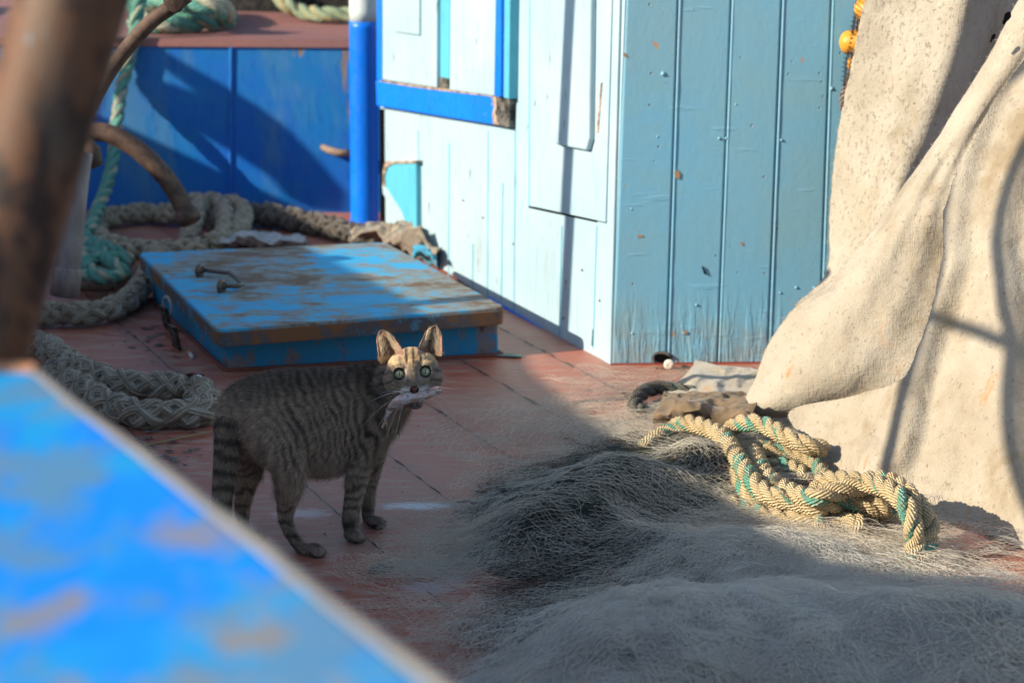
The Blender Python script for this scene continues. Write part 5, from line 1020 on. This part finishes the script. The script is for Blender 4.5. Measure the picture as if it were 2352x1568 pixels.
# =============== the fish ===============
fi = thing('fish', H(3, -50, 55), 'small silvery pink fish held crosswise in the mouth of the cat', 'fish')
fpts = [(-70, -99, 40), (-62, -84, 44), (-50, -67, 49), (-33, -55, 55), (-12, -50, 60), (8, -48, 61), (30, -43, 57), (50, -37, 52), (62, -35, 49)]
FP = catmull(np.array([[*H(*p), r] for p, r in zip(fpts, (1.2, 5.5, 9.5, 12.5, 12.8, 10.6, 11, 11, 8.2))]), 60); v, f_ = tube(FP[:, :3], FP[:, 3]*PX, 24)
v = v+nrm(v-np.repeat(FP[:, :3], 24, 0))*(fbm(v*110, 3)*.0011)[:, None]
m = M('fish_skin', .22, .6); vv_ = m.coord(); n = m.noise(vv_, 70, 5, .6); n2 = m.noise(m.coord(rot=(0, R(-15), 0), scale=(1, 1, 4)), 45, 5, .6)
c_ = m.mix(m.ramp(n, .38, .62), (.50, .455, .44), (.44, .27, .22)); c_ = m.mix(m.ramp(n2, .54, .62, 0, .8), c_, (.15, .09, .08)); c_ = m.mix(m.ramp(m.noise(vv_, 150, 2), .70, .73), c_, (.03, .02, .02))
mk('fish_body', v, f_, m.out(c_, m.bump(n, .5, .001), Coat_Weight=.6), fi)
fin = [H(-70, -99, 40), H(-79, -113, 36), H(-74, -117, 37), H(-68, -104, 40), H(-64, -112, 41), H(-63, -100, 42)]
mk('tail_fin', *prism(np.array(fin), np.array(fin)-hf*.0006), M('fish_fin_mat', .3).out((.42, .24, .18)), fi, False)
gl = [H(46, -28, 60), H(52, -34, 59.5), H(53, -42, 57), H(49, -46, 56)]; mk('gill_slit', *tube(catmull(gl, 12), .0005, 6), M('gill_red', .4).out((.25, .05, .04)), fi)
e_ = H(60, -31, 56); mk('fish_eye', *ell(e_, (.0016,)*3), M('fish_eye_mat', .1, .8).out((.05, .05, .03)), fi)
fn = [H(-20, -60, 60), H(-26, -70, 60), H(-34, -74, 56), H(-32, -62, 58)]; mk('side_fin', *prism(np.array(fn), np.array(fn)-hf*.0006), M('side_fin_mat', .3).out((.36, .24, .22)), fi, False)
# =============== nets ===============
MD = []
def md(px, py, zc, sx, sy, h, rot=0., p=1.): c = G(px, py, zc); MD.append((c[0], c[1], sx, sy, h, math.radians(rot), p))
md(1420, 1610, .04, .18, .19, .045, 20); md(1600, 1530, .05, .24, .22, .050, 10); md(1900, 1520, .05, .30, .22, .055); md(2330, 1560, .05, .18, .20, .065); md(1880, 1340, .02, .20, .12, .03); md(1620, 1300, .02, .15, .10, .03)
ND0 = len(MD)
md(1290, 1190, .03, .115, .115, .052, 20); md(1440, 1130, .02, .10, .09, .042); md(1610, 1075, .02, .06, .06, .04); md(1200, 1250, .02, .07, .09, .025)
def hmound(x, y, ms):
    z = np.zeros_like(x)
    for (cx, cy, sx, sy, h, ro, p) in ms:
        dx, dy = x-cx, y-cy; a = (dx*math.cos(ro)+dy*math.sin(ro))/sx; b = (-dx*math.sin(ro)+dy*math.cos(ro))/sy; z = z+h*np.exp(-(a*a+b*b)**1.25)
    return z
def hN(x, y):
    z = hmound(x, y, MD); q = np.stack([x*11, y*11, x*0+4], -1); return z*(1+.25*fbm(q, 4))+.004+.010*np.clip(fbm(q*.6+9, 2), 0, 1)
def ribbons(seeds, nst, K, step, bias, spacing, rad, zlay, seed, waver=1.3, zig=.5, cell=.008):
    g = np.random.default_rng(seed); n = len(seeds); p = np.array(seeds)[:, :2].copy(); th = bias+g.normal(0, .35, n); C = np.zeros((n, K, 2)); A = np.zeros((n, K)); s0 = g.random(n)*50
    for k in range(K):
        C[:, k] = p; a = th+waver*vnoise(np.stack([p[:, 0]*5, p[:, 1]*5, s0*.06], 1))+.7*vnoise(np.stack([p[:, 0]*14, p[:, 1]*14, s0], 1)); A[:, k] = a; p = p+step*np.stack([np.cos(a), np.sin(a)], 1)
    k_ = np.arange(K)[None]; sp = spacing*(.22+1.2*np.abs(vnoise(np.stack([C[..., 0]*9, C[..., 1]*9, np.repeat(s0[:, None], K, 1)], -1)))+.25*g.random((n, 1)))
    S = []; zz = g.random((n, 1))**1.5*zlay
    for j in range(nst):
        o = (j-(nst-1)/2+zig*(1-2*np.abs(((k_*step/cell+j) % 2)-1)))*sp; o = o+.0004*g.normal(0, 1, (n, K))
        x = C[..., 0]-np.sin(A)*o; y = C[..., 1]+np.cos(A)*o; z = hN(x, y)+zz+.006*vnoise(np.stack([x*40, y*40, np.repeat(s0[:, None], K, 1)+j*.15], -1))+.003
        S.append(np.stack([x, y, np.maximum(z, .0015)], -1))
    return btubes(np.concatenate(S), rad, 3)
def netmat(name, c1, c2, rough=.4, trans=True):
    m = M(name, rough, .5); n = m.noise(m.coord(), 14, 4, .6); 
    c = m.mix(m.ramp(n, .4, .6), c1, c2); m.out(c)
    if trans:
        t = m.n('ShaderNodeBsdfTranslucent'); m.put(t.inputs[0], c); x = m.n('ShaderNodeMixShader'); x.inputs[0].default_value = .45; m.L.new(m.b.outputs[0], x.inputs[1]); m.L.new(t.outputs[0], x.inputs[2]); m.L.new(x.outputs[0], m.N['Material Output'].inputs[0])
    return m.m
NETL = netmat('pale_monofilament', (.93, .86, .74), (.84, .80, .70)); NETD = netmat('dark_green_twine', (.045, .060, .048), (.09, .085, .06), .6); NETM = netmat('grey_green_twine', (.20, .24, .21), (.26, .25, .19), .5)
def seeds(blobs, n, seed):
    g = np.random.default_rng(seed); w_ = np.array([b[4] for b in blobs], float); idx = g.choice(len(blobs), n, p=w_/w_.sum()); out = []
    for i in idx:
        cx, cy, sx, sy, _, ro = blobs[i]; a, b = g.normal(0, 1, 2); a = np.clip(a, -2, 2)*sx; b = np.clip(b, -2, 2)*sy; c, s = math.cos(R(ro)), math.sin(R(ro)); x_, y_ = cx+a*c-b*s, cy+a*s+b*c; out.append(G(x_, min(y_, 1640), .02 if y_ < 1300 else .06))
    return out
fn_ = thing('fishing_net', G(1700, 1450), 'pale grey fine fishing net heaped in the right foreground and trailing to the paws of the cat', 'fishing net')
fn_['label'] = 'pale grey fine fishing net heaped across the foreground and trailing to the cat'
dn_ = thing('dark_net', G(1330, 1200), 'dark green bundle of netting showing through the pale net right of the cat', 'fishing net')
def bulk(name, ms, mat, par, x0, x1, y0, y1, off, n=260, thr=.012):
    gx, gy = np.meshgrid(np.linspace(x0, x1, n), np.linspace(y0, y1, n)); z0 = hmound(gx, gy, ms); z = z0*(1+.25*fbm(np.stack([gx*11, gy*11, gx*0+4], -1), 4))-off+.012*fbm(np.stack([gx*50, gy*50, gx*0], -1), 4)*np.clip(z0/.03, 0, 1)
    V = np.stack([gx, gy, np.maximum(z, -.01)], -1).reshape(-1, 3); i, j = np.meshgrid(np.arange(n-1), np.arange(n-1), indexing='ij'); Q = np.stack([i*n+j, i*n+j+1, (i+1)*n+j+1, (i+1)*n+j], -1).reshape(-1, 4)
    Q = Q[(V[Q][:, :, 2].max(1) > .0)]; us = np.unique(Q); mp = np.zeros(len(V), int); mp[us] = np.arange(len(us)); return mk(name, V[us], mp[Q], mat, par)
def bulkmat(name, c1, c2, c3, sc=60):
    m = M(name, .85, .2); v = m.coord(); n = m.noise(v, sc, 7, .85, 1.5); n2 = m.noise(v, 14, 5, .6); col = m.mix(m.ramp(n, .38, .6), c1, c2); col = m.mix(m.ramp(n2, .48, .66, 0, .7), col, c3)
    return m.out(col, m.bump(n, .9, .006))
bulk('packed_folds', MD[:ND0], bulkmat('packed_pale_net', (.58, .55, .48), (.88, .84, .74), (.68, .65, .57), 120), fn_, -.25, 1.1, 1.7, 3.0, .020)
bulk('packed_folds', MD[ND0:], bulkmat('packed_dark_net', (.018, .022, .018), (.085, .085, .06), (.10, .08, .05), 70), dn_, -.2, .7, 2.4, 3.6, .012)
def addnet(par, mat, *a, name='strands', **k):
    v, q = ribbons(*a, **k); o = mk(name, v, q, mat, par); o['kind'] = 'stuff'; return o
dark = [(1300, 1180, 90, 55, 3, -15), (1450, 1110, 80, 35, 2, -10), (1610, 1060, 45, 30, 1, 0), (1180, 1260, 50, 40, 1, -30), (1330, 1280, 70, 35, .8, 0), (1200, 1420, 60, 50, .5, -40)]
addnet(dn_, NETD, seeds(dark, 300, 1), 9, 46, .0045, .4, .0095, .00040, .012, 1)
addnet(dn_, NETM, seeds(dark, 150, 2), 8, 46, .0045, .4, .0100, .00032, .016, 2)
pale_far = [(1280, 950, 120, 35, 2.2, 8), (1420, 930, 90, 35, 1.6, 20), (1200, 1010, 90, 25, 1.4, -5), (1350, 1030, 130, 30, 1.6, 5), (1480, 1000, 90, 40, 1.3, 10), (1130, 1130, 90, 35, 1.8, -25), (1010, 1210, 90, 30, 1.6, -20), (880, 1262, 70, 22, 2.0, -10), (1000, 1240, 110, 18, 1.6, -15), (960, 1350, 80, 45, .8, 20), (1110, 1440, 75, 60, 1.0, 30), (1010, 1320, 60, 40, .8, 0)]
addnet(fn_, NETL, seeds(pale_far, 210, 3), 8, 52, .0045, .1, .0110, .00019, .012, 3)
pale_mid = [(1350, 1150, 150, 70, 2.4, -5), (1500, 1080, 110, 50, 1.5, 0), (1650, 1070, 60, 45, .8, 0), (1600, 1180, 120, 45, 2., 5), (1760, 1230, 110, 35, 1.5, 5), (1270, 1310, 110, 45, 1.2, 0), (1450, 1260, 110, 45, 2, -10), (1950, 1260, 60, 25, .8, 10), (1200, 1470, 80, 50, 1.0, -20)]
addnet(fn_, NETL, seeds(pale_mid, 220, 4), 9, 52, .0048, -.1, .0105, .00022, .022, 4)
near = [(1440, 1440, 170, 60, 2.5, -25), (1750, 1360, 160, 50, 2.5, 0), (1970, 1415, 160, 42, 2.5, 5), (2260, 1475, 110, 42, 2, 10), (1400, 1530, 160, 50, 2.5, 0), (1700, 1520, 180, 60, 3, 0), (2050, 1530, 180, 60, 3, 0), (2330, 1540, 90, 60, 1.5, 0), (1150, 1560, 70, 30, 1, 0)]
NETN = netmat('bleached_monofilament', (.96, .92, .83), (.90, .87, .80), .35)
addnet(fn_, NETN, seeds(near, 620, 5), 10, 52, .0050, .5, .0090, .00027, .022, 5)
big = [(2180, 1420, 110, 60, 1, 15), (2280, 1500, 80, 60, 1, 10)]
addnet(fn_, NETL, seeds(big, 36, 6), 10, 40, .011, -.7, .018, .0004, .030, 6, cell=.022)
mid_big = [(1300, 1150, 130, 60, 1, 0), (1450, 1230, 120, 50, 1, 0), (1250, 1000, 110, 40, .7, 0), (1120, 1200, 90, 50, .8, -20), (1650, 1200, 110, 40, 1, 0), (1500, 1050, 90, 40, .8, 0)]
addnet(fn_, NETL, seeds(mid_big, 60, 16), 9, 44, .007, -.3, .015, .00025, .026, 16, cell=.021)
addnet(fn_, NETL, seeds(mid_big, 40, 17), 9, 44, .006, .9, .013, .00023, .030, 17, cell=.018)
# loose coarser loops of mesh by the rope
addnet(fn_, NETL, seeds([(1980, 1200, 40, 25, 1, 0), (1960, 1250, 60, 20, 1, 0)], 10, 7), 7, 30, .006, .3, .012, .0003, .05, 7, cell=.018)
bit('leaf_scrap', [(2095, 1378), (2100, 1372), (2112, 1380), (2118, 1392), (2108, 1398)], .10, .108, (.06, .045, .03), 'brown leaf scrap caught on top of the pale net at right', 'leaf')
